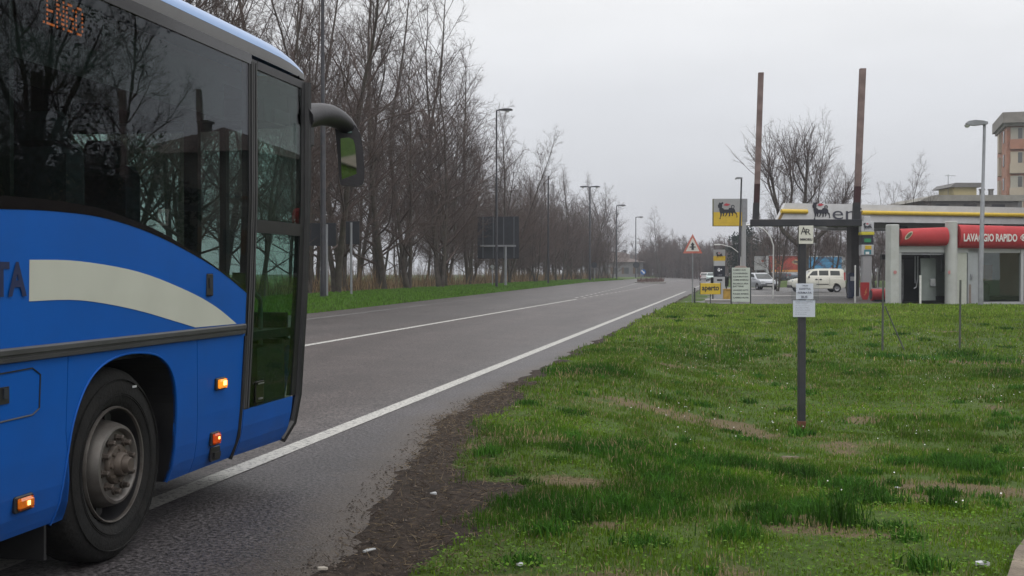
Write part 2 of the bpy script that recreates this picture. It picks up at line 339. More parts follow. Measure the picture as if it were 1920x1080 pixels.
# ------------------------------------------------------------------ road
def asphalt(name, base, warm=True):
    m = bpy.data.materials.new(name); m.use_nodes = True; n = m.node_tree.nodes; l = m.node_tree.links
    b = n['Principled BSDF']; b.inputs['Roughness'].default_value = .48; b.inputs['Specular IOR Level'].default_value = .24
    g = n.new('ShaderNodeNewGeometry'); sp = n.new('ShaderNodeSeparateXYZ'); l.new(g.outputs['Position'], sp.inputs[0])
    nf = n.new('ShaderNodeTexNoise'); nf.inputs['Scale'].default_value = 34; nf.inputs['Detail'].default_value = 3; nf.inputs['Roughness'].default_value = .8; l.new(g.outputs['Position'], nf.inputs[0])
    vo = n.new('ShaderNodeTexVoronoi'); vo.inputs['Scale'].default_value = 70; l.new(g.outputs['Position'], vo.inputs[0])
    mpn = n.new('ShaderNodeMapping'); mpn.inputs['Scale'].default_value = (1.0, .12, 1); l.new(g.outputs['Position'], mpn.inputs[0])
    nl = n.new('ShaderNodeTexNoise'); nl.inputs['Scale'].default_value = 1.3; nl.inputs['Detail'].default_value = 6; l.new(mpn.outputs[0], nl.inputs[0])
    # lateral wear bands, warped a little
    ws = n.new('ShaderNodeMath'); ws.operation = 'MULTIPLY_ADD'; l.new(nl.outputs[0], ws.inputs[0]); ws.inputs[1].default_value = .5; l.new(sp.outputs[0], ws.inputs[2])
    band = n.new('ShaderNodeMapRange'); l.new(ws.outputs[0], band.inputs[0]); band.inputs[1].default_value = -14; band.inputs[2].default_value = -1.0
    cr = n.new('ShaderNodeValToRGB'); l.new(band.outputs[0], cr.inputs[0]); el = cr.color_ramp.elements
    def P(x): return (x+14.25)/13
    c1 = np.array(base); blue = c1*np.array((.98, 1.04, 1.12))*1.05; wm = c1*np.array((1.03, .97, .95))*.88
    st = [(P(-13), c1), (P(-8.6), c1*.97), (P(-7.7), wm*1.12), (P(-6.9), wm*.95), (P(-6.0), wm*1.04), (P(-5.2), wm*.92), (P(-4.5), wm*.98), (P(-4.0), c1*1.02), (P(-3.5), blue*.98), (P(-3.0), blue*.86), (P(-2.4), c1*.8)]
    el[0].position, el[0].color = st[0][0], (*st[0][1], 1); el[1].position, el[1].color = st[-1][0], (*st[-1][1], 1)
    for p_, c_ in st[1:-1]: k = el.new(p_); k.color = (*c_, 1)
    ml = n.new('ShaderNodeMapRange'); l.new(nl.outputs[0], ml.inputs[0]); ml.inputs[1].default_value = .3; ml.inputs[2].default_value = .7; ml.inputs[3].default_value = .80; ml.inputs[4].default_value = 1.2
    mf = n.new('ShaderNodeMapRange'); l.new(nf.outputs[0], mf.inputs[0]); mf.inputs[1].default_value = .40; mf.inputs[2].default_value = .62; mf.inputs[3].default_value = .15; mf.inputs[4].default_value = 2.3; mf.clamp = True
    a = n.new('ShaderNodeMixRGB'); a.blend_type = 'MULTIPLY'; a.inputs[0].default_value = 1; l.new(cr.outputs[0], a.inputs[1]); l.new(ml.outputs[0], a.inputs[2])
    a2 = n.new('ShaderNodeMixRGB'); a2.blend_type = 'MULTIPLY'; a2.inputs[0].default_value = 1; l.new(a.outputs[0], a2.inputs[1]); l.new(mf.outputs[0], a2.inputs[2])
    # soil washed onto the asphalt along the right edge
    at_ = n.new('ShaderNodeAttribute'); at_.attribute_name = 'dirt'; n5 = n.new('ShaderNodeTexNoise'); n5.inputs['Scale'].default_value = 5; n5.inputs['Detail'].default_value = 8; n5.inputs['Roughness'].default_value = .7; l.new(g.outputs['Position'], n5.inputs[0])
    q = n.new('ShaderNodeMath'); q.operation = 'ADD'; l.new(n5.outputs[0], q.inputs[0]); l.new(at_.outputs['Fac'], q.inputs[1])
    m_ = n.new('ShaderNodeMapRange'); l.new(q.outputs[0], m_.inputs[0]); m_.inputs[1].default_value = .72; m_.inputs[2].default_value = 1.4; m_.inputs[4].default_value = 1.0
    a3 = n.new('ShaderNodeMixRGB'); l.new(m_.outputs[0], a3.inputs[0]); l.new(a2.outputs[0], a3.inputs[1]); a3.inputs[2].default_value = (.068, .053, .041, 1)
    # fine cracks in places
    wv = n.new('ShaderNodeTexNoise'); wv.inputs['Scale'].default_value = 2.2; wv.inputs['Detail'].default_value = 6; l.new(g.outputs['Position'], wv.inputs[0])
    wa = n.new('ShaderNodeMixRGB'); wa.inputs[0].default_value = .35; l.new(g.outputs['Position'], wa.inputs[1]); l.new(wv.outputs['Color'], wa.inputs[2]); wa.blend_type = 'ADD'
    vc = n.new('ShaderNodeTexVoronoi'); vc.feature = 'DISTANCE_TO_EDGE'; vc.inputs['Scale'].default_value = .42; l.new(wa.outputs[0], vc.inputs[0])
    vm = n.new('ShaderNodeMapRange'); l.new(vc.outputs['Distance'], vm.inputs[0]); vm.inputs[1].default_value = .002; vm.inputs[2].default_value = .007; vm.inputs[3].default_value = .55; vm.inputs[4].default_value = 1.0
    pn = n.new('ShaderNodeTexNoise'); pn.inputs['Scale'].default_value = .23; l.new(g.outputs['Position'], pn.inputs[0]); pm = n.new('ShaderNodeMapRange'); l.new(pn.outputs[0], pm.inputs[0]); pm.inputs[1].default_value = .5; pm.inputs[2].default_value = .56
    a4 = n.new('ShaderNodeMixRGB'); a4.blend_type = 'MULTIPLY'; l.new(pm.outputs[0], a4.inputs[0]); l.new(a3.outputs[0], a4.inputs[1]); l.new(vm.outputs[0], a4.inputs[2])
    pb = n.new('ShaderNodeTexNoise'); pb.inputs['Scale'].default_value = .9; pb.inputs['Detail'].default_value = 7; pb.inputs['Roughness'].default_value = .7; l.new(g.outputs['Position'], pb.inputs[0]); pr = n.new('ShaderNodeMapRange'); l.new(pb.outputs[0], pr.inputs[0]); pr.inputs[1].default_value = .3; pr.inputs[2].default_value = .7; pr.inputs[3].default_value = .78; pr.inputs[4].default_value = 1.22
    a5 = n.new('ShaderNodeMixRGB'); a5.blend_type = 'MULTIPLY'; a5.inputs[0].default_value = 1; l.new(a4.outputs[0], a5.inputs[1]); l.new(pr.outputs[0], a5.inputs[2])
    l.new(a5.outputs[0], b.inputs['Base Color'])
    bp = n.new('ShaderNodeBump'); bp.inputs['Strength'].default_value = .35; bp.inputs['Distance'].default_value = .008; l.new(vo.outputs[0], bp.inputs['Height']); l.new(bp.outputs[0], b.inputs['Normal'])
    return m
am = asphalt('asphalt', (.056, .048, .046))
yr = seg((-60, 4, 4), (4, 20, .1), (20, 60, .5), (60, 420, 3))
fr_x = np.array([0, .02, .05, .09, .13, .2, .3, .45, .6, .8, 1.0])
def road_sheet():
    Yg, T = np.meshgrid(yr, fr_x, indexing='ij'); er = edgeR(Yg); el = xe(Yg)
    Xg = er+(el-er)*T
    # keep a vertex column at the crown break
    Zg = road_z(Xg); V = np.stack([Xg, Yg, Zg], -1).reshape(-1, 3); nx = len(fr_x); ny = len(yr)
    i = (np.arange(ny-1)[:, None]*nx+np.arange(nx-1)[None, :]).ravel(); Fc = np.stack([i+nx, i+1+nx, i+1, i], -1)
    o = np_mesh('road', V, Fc, am); a = o.data.attributes.new('dirt', 'FLOAT', 'POINT')
    d = np.clip(1-(er-Xg)/np.interp(Yg, [6, 14, 20], [.75, .6, .45]), 0, 1)*np.interp(Yg, [12, 18], [1.0, .75]); a.data.foreach_set('value', d.astype(np.float32).ravel()); return o
tag(road_sheet(), kind='structure')
lm = bpy.data.materials.new('worn_line_paint'); lm.use_nodes = True
def line_mat():
    n = lm.node_tree.nodes; l = lm.node_tree.links; b = n['Principled BSDF']; b.inputs['Roughness'].default_value = .8
    g = n.new('ShaderNodeNewGeometry'); a = n.new('ShaderNodeTexNoise'); a.inputs['Scale'].default_value = 26; a.inputs['Detail'].default_value = 8; a.inputs['Roughness'].default_value = .8; l.new(g.outputs['Position'], a.inputs[0])
    c = n.new('ShaderNodeValToRGB'); l.new(a.outputs[0], c.inputs[0]); c.color_ramp.elements[0].position = .40; c.color_ramp.elements[0].color = (.12, .12, .12, 1)
    c.color_ramp.elements[1].position = .50; c.color_ramp.elements[1].color = (.44, .43, .40, 1); l.new(c.outputs[0], b.inputs['Base Color'])
line_mat()
def line(name, pts, wd, dashes=None):
    """strip following pts (x,y); dashes=(on, off)"""
    b = MB(); P = []
    for i in range(len(pts)-1):
        (x0, y0), (x1, y1) = pts[i], pts[i+1]; k = max(1, int((y1-y0)/1.5))
        for j in range(k): t = j/k; P.append((x0+(x1-x0)*t, y0+(y1-y0)*t))
    P.append(pts[-1]); s = 0
    for i in range(len(P)-1):
        (x0, y0), (x1, y1) = P[i], P[i+1]; L = math.hypot(x1-x0, y1-y0); s += L
        if dashes and (s % sum(dashes)) > dashes[0]: continue
        w2 = wd/2; b.add([(x0-w2, y0, road_z(x0-w2)+.006), (x0+w2, y0, road_z(x0+w2)+.006), (x1+w2, y1, road_z(x1+w2)+.006), (x1-w2, y1, road_z(x1-w2)+.006)], [(0, 1, 2, 3)])
    return tag(b.build(name, lm), kind='structure')
line('edge_line', [(-3.72, -60), (-3.72, 96)], .17)
line('centre_line', [(-7.75, -60), (-7.75, 60)], .14)
line('centre_line', [(-7.75, 61), (-7.9, 100), (-8.7, 150), (-8.7, 210)], .14, (1.5, 1.4))
line('centre_line', [(-8.1, 61), (-9.3, 100), (-11.0, 142)], .14, (1.5, 1.4))
o_ = line('edge_line', [(-10.7, -60), (-10.9, 30), (-12.4, 90), (-13.2, 140)], .10); o_.data.materials[0] = mat('faded_line', (.17, .165, .16), .8, 0, .3, 3)
line('edge_line', [(-3.72, 112), (-3.9, 240)], .14)
# traffic island
ti = empty('traffic_island', (-10.0, 148, road_z(-10)), 0, 'low traffic island with brown plants between the far lanes', 'traffic island')
b = MB(); pl = [(math.cos(a)*1.15, math.sin(a)*9) for a in np.linspace(0, 2*math.pi, 24, endpoint=False)]; pl = [(x*1.6, y) for x, y in pl]; b.prism(pl, (Vector((0, 0, -.05)), X_, Y_, Z_), .2); b.build('kerb', M['concrete'], ti)
b = MB()
for i in range(260):
    a = random.uniform(0, 6.28); r = math.sqrt(random.random()); x, y = r*1.6*math.cos(a), r*8*math.sin(a); h = random.uniform(.2, .6)
    b.tube([(x, y, .12), (x+random.uniform(-.2, .2), y+random.uniform(-.2, .2), .12+h)], [.06, .01], 3)
b.build('low_plants', mat('brown_plants', (.10, .06, .05), .9, 0, .4, 2), ti)['kind'] = 'stuff'
# concrete path at lower right, forecourt
b = MB(); P0 = Vector((1.33, 6.15, 0)); d = Vector((.35, 1.25, 0)).normalized(); nrm = Vector((d.y, -d.x, 0))
sl = []
for i in range(24):
    a = P0+d*(i*.5-4); q = a+nrm*1.2; sl += [(a.x+random.uniform(-.02, .02), a.y, float(Tz(a.x, a.y))+.05), (q.x, q.y, float(Tz(q.x, q.y))+.06)]
b.add(sl, [(2*i, 2*i+1, 2*i+3, 2*i+2) for i in range(23)])
tag(b.build('path', mat('path_concrete', (.20, .165, .125), .95, 0, .25, 5, bump=.5, dirt=(.07, .055, .035), dscale=8, damt=.6)), kind='structure')
fm = asphalt('forecourt_asphalt', (.085, .08, .077))
b = MB(); b.prism([(-2.4, 58.5), (60, 62), (60, 125), (-1.5, 125), (-3.0, 96)], (Vector((0, 0, -.02)), X_, Y_, Z_), .025)
tag(b.build('forecourt', fm), kind='structure')
b = MB()
b.add([(p.x, p.y, .011) for p in (at(1400, 76), at(1640, 76), at(1640, 80), at(1400, 80))], [(0, 1, 2, 3)])
tag(b.build('forecourt_marking', mat('pale_concrete', (.24, .23, .22), .9, 0, .15, 3)), kind='structure')
# ================================================================== BUS
XC = -4.36                                                     # centre line of the bus
def XP(z): return float(np.interp(z, [.25, .3, .38, .5, .65, 1.0, 1.4, 2.0, 3.0], [-3.25, -3.22, -3.18, -3.155, -3.14, -3.12, -3.10, -3.08, -3.08]))
_ct, _st = math.cos(PIT), math.sin(PIT)
def ray(px, py):
    f = Vector((-math.sin(TH)*_ct, math.cos(TH)*_ct, -_st)); u = RT.cross(f); return f+RT*((px-960)/F)+u*((540-py)/F)
def sp(px, py, X=None):                                        # a spot of the bus flank, as (y, z)
    x = X or -3.08; d = ray(px, py)
    for k in range(4):
        t = x/d.x; z = HC+t*d.z
        if X is None: x = XP(z)
    return (t*d.y, HC+t*d.z)
bus_blue = mat('bus_blue', (.0005, .088, .40), .5, 0, .07, 1.2, coat=.0, spec=.22, dirt=(.006, .07, .28), dscale=1.8, damt=.35)
def grime(m):
    n = m.node_tree.nodes; l = m.node_tree.links; b = n['Principled BSDF']; src = b.inputs['Base Color'].links[0].from_socket
    g = n.new('ShaderNodeNewGeometry'); sp_ = n.new('ShaderNodeSeparateXYZ'); l.new(g.outputs['Position'], sp_.inputs[0]); r_ = n.new('ShaderNodeMapRange'); l.new(sp_.outputs[2], r_.inputs[0]); r_.inputs[1].default_value = .95; r_.inputs[2].default_value = .25; r_.inputs[3].default_value = .0; r_.inputs[4].default_value = .42
    mp2 = n.new('ShaderNodeMapping'); mp2.inputs['Scale'].default_value = (3, 2.2, 9); l.new(g.outputs['Position'], mp2.inputs[0]); no = n.new('ShaderNodeTexNoise'); no.inputs['Scale'].default_value = 1.4; no.inputs['Detail'].default_value = 9; no.inputs['Roughness'].default_value = .75; l.new(mp2.outputs[0], no.inputs[0])
    q = n.new('ShaderNodeMath'); q.operation = 'MULTIPLY'; l.new(r_.outputs[0], q.inputs[0]); l.new(no.outputs[0], q.inputs[1]); q2 = n.new('ShaderNodeMapRange'); l.new(no.outputs[0], q2.inputs[0]); q2.inputs[1].default_value = .55; q2.inputs[2].default_value = .8; q2.inputs[4].default_value = .07
    q3 = n.new('ShaderNodeMath'); q3.operation = 'ADD'; q3.use_clamp = True; l.new(q.outputs[0], q3.inputs[0]); l.new(q2.outputs[0], q3.inputs[1])
    x = n.new('ShaderNodeMixRGB'); x.inputs[2].default_value = (.045, .05, .06, 1); l.new(q3.outputs[0], x.inputs[0]); l.new(src, x.inputs[1]); l.new(x.outputs[0], b.inputs['Base Color'])
grime(bus_blue)
roof_sky_sheen = mat('roof_sky_sheen', (.10, .25, .55), .3, 0, .05, 2, coat=.5)  # same blue paint as the flank, sky sheen lightened into the colour
cove = mat('cove_grey', (.10, .098, .10), .5, 0, .08, 3)
bgl = glass('bus_glass', (.62, .71, .68), 1.5, .68, gcol=(.95, .93, 1))
dgl = glass('door_glass', (.62, .74, .69), 1.5, .5)
dark_trim = mat('bus_black_trim', (.012, .012, .014), .42, 0, .2, 8, dirt=(.03, .028, .027), dscale=4, damt=.5)
frit = mat('black_glass_band', (.008, .007, .008), .12, 0, .2, 8)
rail_m = mat('bus_rail', (.06, .06, .062), .5, 0, .2, 3)
inter = mat('bus_interior', (.008, .008, .009), .8, 0, .3, 5)
bus = empty('intercity_bus', (XC, 2.2, 0), 0, 'blue intercity bus with a cream swoosh on its flank, stopped over the white edge line', 'bus')
BL = Vector((XC, 2.2, 0))
def bbuild(mb, name, m, parent=None, smooth=False, label=None, solid=0):
    mb.v = [(x-BL.x, y-BL.y, z-BL.z) for x, y, z in mb.v]; o = mb.build(name, m, parent or bus, smooth, label)
    return o
def flank(poly, off=0.0, side=1, th=.02, bev=0):
    """polygon (y,z) wrapped on the flank; side -1 = the far flank"""
    bm = bmesh.new(); vs = [bm.verts.new((0, y, z)) for y, z in poly]
    for t in tessellate_polygon([[Vector((y, z, 0)) for y, z in poly]]):
        try: bm.faces.new([vs[i] for i in t])
        except ValueError: pass
    bmesh.ops.recalc_face_normals(bm, faces=bm.faces[:])
    for zz in (.34, .4, .5, .65, .82, 1.0, 1.2, 1.4, 1.7, 2.0):
        g = bm.verts[:]+bm.edges[:]+bm.faces[:]; bmesh.ops.bisect_plane(bm, geom=g, plane_co=(0, 0, zz), plane_no=(0, 0, 1))
    bmesh.ops.triangulate(bm, faces=bm.faces[:]); bm.normal_update()
    ret = bmesh.ops.extrude_face_region(bm, geom=bm.faces[:]); inner = {v for v in ret['geom'] if isinstance(v, bmesh.types.BMVert)}
    mb = MB(); bm.verts.ensure_lookup_table()
    for v in bm.verts: v.index = 0
    idx = {}
    for i, v in enumerate(bm.verts):
        idx[v] = i; x = XP(v.co.z)+off-(th if v in inner else 0)
        if side < 0: x = 2*XC-x
        mb.v.append((x, v.co.y, v.co.z))
    for f in bm.faces: mb.f.append(tuple(idx[v] for v in f.verts))
    bm.free(); return mb
def spl(pts, n=5): return [(p.x, p.y) for p in cr_spline(pts, n)]
belt_y1 = sp(461, 612)[0]
blue_top = spl([sp(*p) for p in ((0, 392), (100, 396), (200, 410), (300, 445), (400, 500), (463, 550))])
blk_top = spl([sp(*p) for p in ((0, 366), (110, 377), (200, 395), (300, 435), (400, 497), (463, 545))])
yb, zb = blue_top[0]; ye = blue_top[-1][0]
ZT, ZB = 1.18, 1.115; REAR = -4.0; YD = ye+.03
# right flank upper
bbuild(flank([(REAR, ZT), (ye, ZT)]+blue_top[::-1]+[(REAR, zb)]), 'side_panel', bus_blue)
bbuild(flank([(REAR, zb)]+blue_top+blk_top[::-1]+[(REAR, blk_top[0][1])], .002), 'window_frit', frit)
pane = [(REAR, blk_top[0][1])]+blk_top+[(YD, 2.90), (REAR, 2.90)]
bbuild(flank(pane, -.003, 1, .006), 'side_window', bgl)
b = flank([(REAR, 2.86), (YD, 2.86), (YD, 2.925), (REAR, 2.925)], .004); bbuild(b, 'drip_rail', frit)
b = MB(); b.box((-3.16, 4.78, 2.35), (.10, .03, 1.1)); bbuild(b, 'window_post', inter)
for yy in (2.9, .6, -1.7): b = MB(); b.box((-3.14, yy, 2.35), (.08, .12, 1.15)); bbuild(b, 'window_post', inter)
# swoosh and lettering
sw = spl([sp(*p) for p in ((55, 487), (150, 490), (260, 510), (350, 545), (404, 575), (443, 607))])
sb = spl([sp(*p) for p in ((366, 614), (330, 603), (250, 580), (150, 563), (54, 565))])
sw = [(a, max(c, ZT+.002)) for a, c in sw]; sb = [(a, max(c, ZT+.002)) for a, c in sb]
bbuild(flank(sw+sb, .0025, 1, .002), 'swoosh_stripe', mat('cream_vinyl', (.50, .51, .44), .6, 0, .04, 4))
mb = MB(); p0 = sp(1, 490); p1 = sp(47, 556)
vs, fs = text_geo('SETA', .03); yy1 = p1[0]; wl = .415
mb.add([(XP(1.48)+.006, yy1-wl+x*wl, p1[1]+y*(p0[1]-p1[1])) for x, y in vs], fs); bbuild(mb, 'side_lettering', mat('navy_vinyl', (.004, .012, .06), .6))
# belt rail
b = MB()
pr = [(0, ZB-.004), (.02, ZB+.003), (.024, ZB+.02), (.014, ZB+.024), (.014, ZB+.032), (.028, ZB+.036), (.03, ZT-.008), (.02, ZT), (0, ZT)]
k = len(pr); x0 = XP(1.15)
for y in (REAR, sp(455, 612)[0]): b.v += [(x0+p, y, z) for p, z in pr]
b.f = [(i, (i+1) % k, k+(i+1) % k, k+i) for i in range(k)]+[tuple(range(k)), tuple(range(2*k-1, k-1, -1))]
bbuild(b, 'rub_rail', rail_m)
# lower skirt with the wheel arch
WY, WZ, WR = 5.80, .505, .505
def arch(wy, zbot=.3, flip=False):
    pts = [(-.56, zbot), (-.545, .55), (-.50, .78), (-.40, .95), (-.25, 1.045), (-.02, 1.085), (.25, 1.07), (.42, 1.02), (.54, .92), (.60, .76), (.62, .5), (.64, zbot)]
    return [(wy+y, z) for y, z in spl(pts, 4)]
ylow = sp(440, 872)[0]; ymid = sp(457, 700)[0]
s1 = sp(370, 640)[0]; s2 = sp(345, 905)[0]; gap = .006
A = arch(WY)
RW = -1.6; AR_ = arch(RW)
def seam(z): return s1+(s2-s1)*(1.1-z)/.8
left_seam = [(sp(127, 670)[0], ZB), (sp(122, 830)[0], .75), (sp(104, 998)[0], .31)]
bbuild(flank([(left_seam[2][0]+gap, .305), (left_seam[1][0]+gap, .75), (left_seam[0][0]+gap, ZB), (seam(ZB)-gap, ZB), (seam(.31)-gap, .305)]+A[::-1]), 'wheel_arch_panel', bus_blue)
bbuild(flank([(seam(.31), .305), (seam(ZB), ZB), (YD-.03, ZB), (ymid, .75), (ylow, .31)]), 'corner_panel', bus_blue)
bbuild(flank([(2.4, .305), left_seam[2], left_seam[1], left_seam[0], (2.4, ZB)]), 'luggage_hatch', bus_blue)
bbuild(flank([(REAR, .305)]+AR_+[(2.39, .305), (2.39, ZB), (REAR, ZB)]), 'skirt_panel', bus_blue)
# dark inner shell, wheel wells
b = MB()
for yy, dy in ((3.3, 3.2), (-3.4, 2.0), (7.25, .9), (.35, 2.3)): b.box((-3.75, yy, .75), (1.0, dy, .72))
b.box((XC, 2.2, 1.08), (2.36, 12.3, .06)); b.box((XC, 2.2, .62), (1.0, 12.2, .5))
bbuild(b, 'underbody', inter)
for wy in (WY, RW):
    b = MB(); ring = arch(wy, .3); n_ = len(ring); b.v += [(XP(z)-.01, y, z) for y, z in ring]; b0 = len(b.v)-n_; b.v += [(-3.72, y, z) for y, z in ring]
    b.f += [(b0+i, b0+i+1, b0+n_+i+1, b0+n_+i) for i in range(n_-1)]
    bbuild(b, 'wheel_well', dark_trim)
for q_ in (A, AR_): b = MB(); b.tube([(XP(z)+.002, y, z) for y, z in q_], .006, 6); bbuild(b, 'arch_lip', bus_blue, smooth=True)
b = MB(); b.box((-3.40, 5.20, .50), (.36, .02, .72)); bbuild(b, 'shade_flap', M['black'])  # added black flap, stands in for the shade behind the tyre
b = MB(); b.box((-3.40, -2.2, .50), (.36, .02, .72)); bbuild(b, 'shade_flap', M['black'])
# fuel flap outline, latch
fl = [sp(-60, 712), sp(60, 690), sp(75, 702), sp(73, 765), sp(60, 778), sp(-60, 806)]
b = MB(); b.tube([(XP(z)+.001, y, z) for y, z in fl], .0045, 4); fo = bbuild(b, 'filler_flap', dark_trim)
q = sp(5, 742); b = MB(); b.box((XP(q[1])-.002, q[0], q[1]), (.012, .085, .075)); bbuild(b, 'flap_latch', dark_trim)
b = MB(); b.box((XP(q[1])+.006, q[0]+.01, q[1]+.008), (.012, .03, .045)); bbuild(b, 'latch_handle', mat('latch_metal', (.05, .055, .07), .4, .5))
# side handle on the upper panel
q = sp(392, 534); b = MB(); b.box((XP(q[1])+.003, q[0], q[1]), (.014, .085, .135), 0, .012); ho = bbuild(b, 'driver_hatch_lock', dark_trim)
b = MB(); b.box((XP(q[1])+.010, q[0]-.005, q[1]+.01), (.012, .03, .06)); bbuild(b, 'lock_barrel', mat('latch_metal', (.05, .055, .07)))
# marker lamps
lens_on = mat('amber_lens_lit', (.8, .22, .01), .25, 0, .2, 30, emit=(1, .33, .02), es=.7)
lens = mat('amber_lens', (.75, .17, .01), .2, 0, .25, 40, coat=.6)
lens_r = mat('red_orange_lens', (.55, .06, .01), .2, 0, .25, 40, emit=(1, .12, .01), es=.1)
def marker(px, py, wd, hh, m, lab, lit=True):
    y, z = sp(px, py); x = XP(z); e = MB(); e.box((x+.008, y, z), (.02, wd+.025, hh+.02), 0, .006); o = bbuild(e, 'marker_lamp', dark_trim, label=lab)
    e = MB(); e.box((x+.022, y, z), (.026, wd, hh), 0, .012); l_ = bbuild(e, 'lens', m, smooth=False)
    l_.parent = o; l_.matrix_parent_inverse = Matrix.Identity(4)
    if lit: e = MB(); e.box((x+.036, y+.008, z+.004), (.004, wd*(.35 if m is lens_on else .18), hh*(.5 if m is lens_on else .25))); c = bbuild(e, 'bulb_and_glint_glow', mat('bulb_and_glint_glow', (1, .8, .3), .4, emit=(1, .62, .18), es=2.2)); c.parent = o
    return o
marker(411, 719, .12, .055, lens_on, 'lit amber turn signal lamp')
marker(400, 822, .10, .065, lens_r, 'orange reflector lamp above a black socket')
q = sp(400, 850); b = MB(); b.box((XP(q[1])+.008, q[0], q[1]), (.018, .135, .09), 0, .005); b.box((XP(q[1])+.02, q[0], q[1]-.005), (.02, .09, .03)); bbuild(b, 'lamp_socket', dark_trim)
mo = marker(40, 943, .12, .055, lens, 'amber side marker lamp near the wheel', False)
y, z = sp(41, 942); e = MB(); e.box((XP(z)+.037, y, z), (.003, .02, .02)); c = bbuild(e, 'bulb_and_glint_glow', MATS['bulb_and_glint_glow'])  # glint on the unlit lens, painted as a small glowing square
for yy in (2.2, -.2, -3): 
    b = MB(); b.box((XP(.5)+.012, yy, .5), (.02, .14, .07), 0, .006); bbuild(b, 'marker_lamp', lens)
# ---- door
yf = sp(548, 640)[0]+.06; y0 = sp(463, 640)[0]; YF = 8.40
zl, zlb = .612, 1.77
b = MB()
def dframe(a, c, z0, z1, m_, nm, off=.0, th=.03): return bbuild(flank([(a, z0), (c, z0), (c, z1), (a, z1)], off, 1, th), nm, m_)
dr = bbuild(flank([(7.33, .6), (7.47, .6), (7.47, 2.90), (7.33, 2.90)], .0, 1, .05), 'door_post', dark_trim)
for yy in (7.375, 7.405, 7.445): 
    b = MB(); b.tube([(XP(z)+.004, yy, z) for z in (.62, 1, 1.4, 2, 2.5, 2.88)], .006, 5); bbuild(b, 'post_seal', rail_m)
door = bbuild(flank([(8.24, .62), (8.36, .62), (8.37, 1.5), (8.38, 2.90), (8.30, 2.90), (8.27, 1.5)], .0, 1, .04), 'door', dark_trim)
def dpart(mb, nm, m_, lab=None): 
    o = bbuild(mb, nm, m_, label=lab); o.parent = door; return o
dpart(flank([(7.47, 1.775), (8.27, 1.775), (8.27, 1.86), (7.47, 1.86)], .002, 1, .03), 'mid_bar', dark_trim)
dpart(flank([(7.47, 2.845), (8.31, 2.845), (8.31, 2.90), (7.47, 2.90)], .002, 1, .03), 'top_bar', dark_trim)
dpart(flank([(7.47, 1.86), (8.28, 1.86), (8.31, 2.85), (7.47, 2.85)], -.006, 1, .006), 'upper_pane', dgl)
dpart(flank([(7.40, zl), (8.245, zl), (8.26, 1.775), (7.40, 1.775)], -.006, 1, .006), 'lower_pane', dgl)
dpart(flank([(7.34, zl), (7.44, zl), (7.46, 1.775), (7.36, 1.775)], .0, 1, .02), 'frame_side', dark_trim)
dpart(flank([(7.38, .31), (8.25, .30), (8.26, zl), (7.38, zl)], .003, 1, .02), 'kick_panel', bus_blue)
q = sp(485, 735); b = MB(); b.box((XP(q[1])-.004, q[0]+.02, q[1]), (.012, .14, .15), 0, .01); b.box((XP(q[1])+.004, q[0]+.02, q[1]+.06), (.012, .12, .02)); dpart(b, 'door_handle', frit)
for dz_, w2_ in ((.058, .10), (-.045, .06)): b = MB(); b.box((XP(q[1])+.006, q[0]+.02, q[1]+dz_), (.01, w2_, .010)); dpart(b, 'handle_edge', mat('handle_steel', (.25, .25, .26), .4, .7))
b = MB(); b.tube([(XP(z)+.005, y+.0, z) for y, z in [(7.335, 1.1), (7.33, .8), (7.33, .45), (7.325, .30)]], .016, 6); dpart(b, 'rubber_seal', dark_trim)
b = MB(); b.tube([(XP(z)-.0, y, z) for y, z in [(8.40, 2.9), (8.395, 2.2), (8.38, 1.3), (8.36, .62), (8.33, .42), (8.24, .30)]], .035, 8); dpart(b, 'front_edge', dark_trim)
# ---- front and rear ends, left flank, roof
def cross(y, zs=1.0, inset=0):
    pts = [(XP(z), z) for z in (.3, .38, .5, .65, 1.0, 1.4, 2.0, 2.9)]
    return [(x, y, z) for x, z in pts]
b = MB()   # front blue apron and corners
fx = np.linspace(0, 1, 9); FB = []
def front_y(x): u = (x-XC)/1.25; return YF-.14+.32*(1-abs(u)**3.2)
xsF = [2*XC-XP(1)+.0]+[XC+1.22*math.cos(a) for a in np.linspace(math.pi, 0, 11)]+[XP(1)]
def fstrip(z0, z1, name, m_, th=.02, rake=.0):
    b = MB(); n_ = len(xsF)
    for z, r_ in ((z0, 0), (z1, rake)): k_ = (XP(z)-XC)/(XP(1)-XC); b.v += [(XC+(x-XC)*k_*(.99 if z0 < .9 else 1), front_y(x)-r_-(.10 if z < .5 else 0), z) for x in xsF]
    b.f = [(i, i+1, n_+i+1, n_+i) for i in range(n_-1)]; return bbuild(b, name, m_, smooth=True)
fstrip(.3, .98, 'front_panel', bus_blue); fstrip(1.02, 2.58, 'windscreen', bgl, rake=.10); fstrip(2.58, 2.93, 'destination_panel', frit, rake=.02)
b = MB(); b.box((XC, 8.33, 1.0), (2.3, .20, .06)); b.box((XC, 8.2, 2.62), (2.35, .3, .10)); b.box((2*XC-XP(2), 8.33, 1.9), (.09, .14, 1.9)); bbuild(b, 'windscreen_frame', dark_trim)
bbuild(flank([(REAR, 1.15), (8.35, 1.15), (8.35, 1.75), (REAR, 1.75)], 0, -1), 'far_side_panel', bus_blue)
bbuild(flank([(REAR, .31)]+arch(RW)+arch(WY)+[(8.35, .31), (8.35, 1.15), (REAR, 1.15)], 0, -1), 'far_skirt', bus_blue)
bbuild(flank([(REAR, 1.75), (8.33, 1.75), (8.33, 2.92), (REAR, 2.92)], -.003, -1, .006), 'far_side_window', bgl)
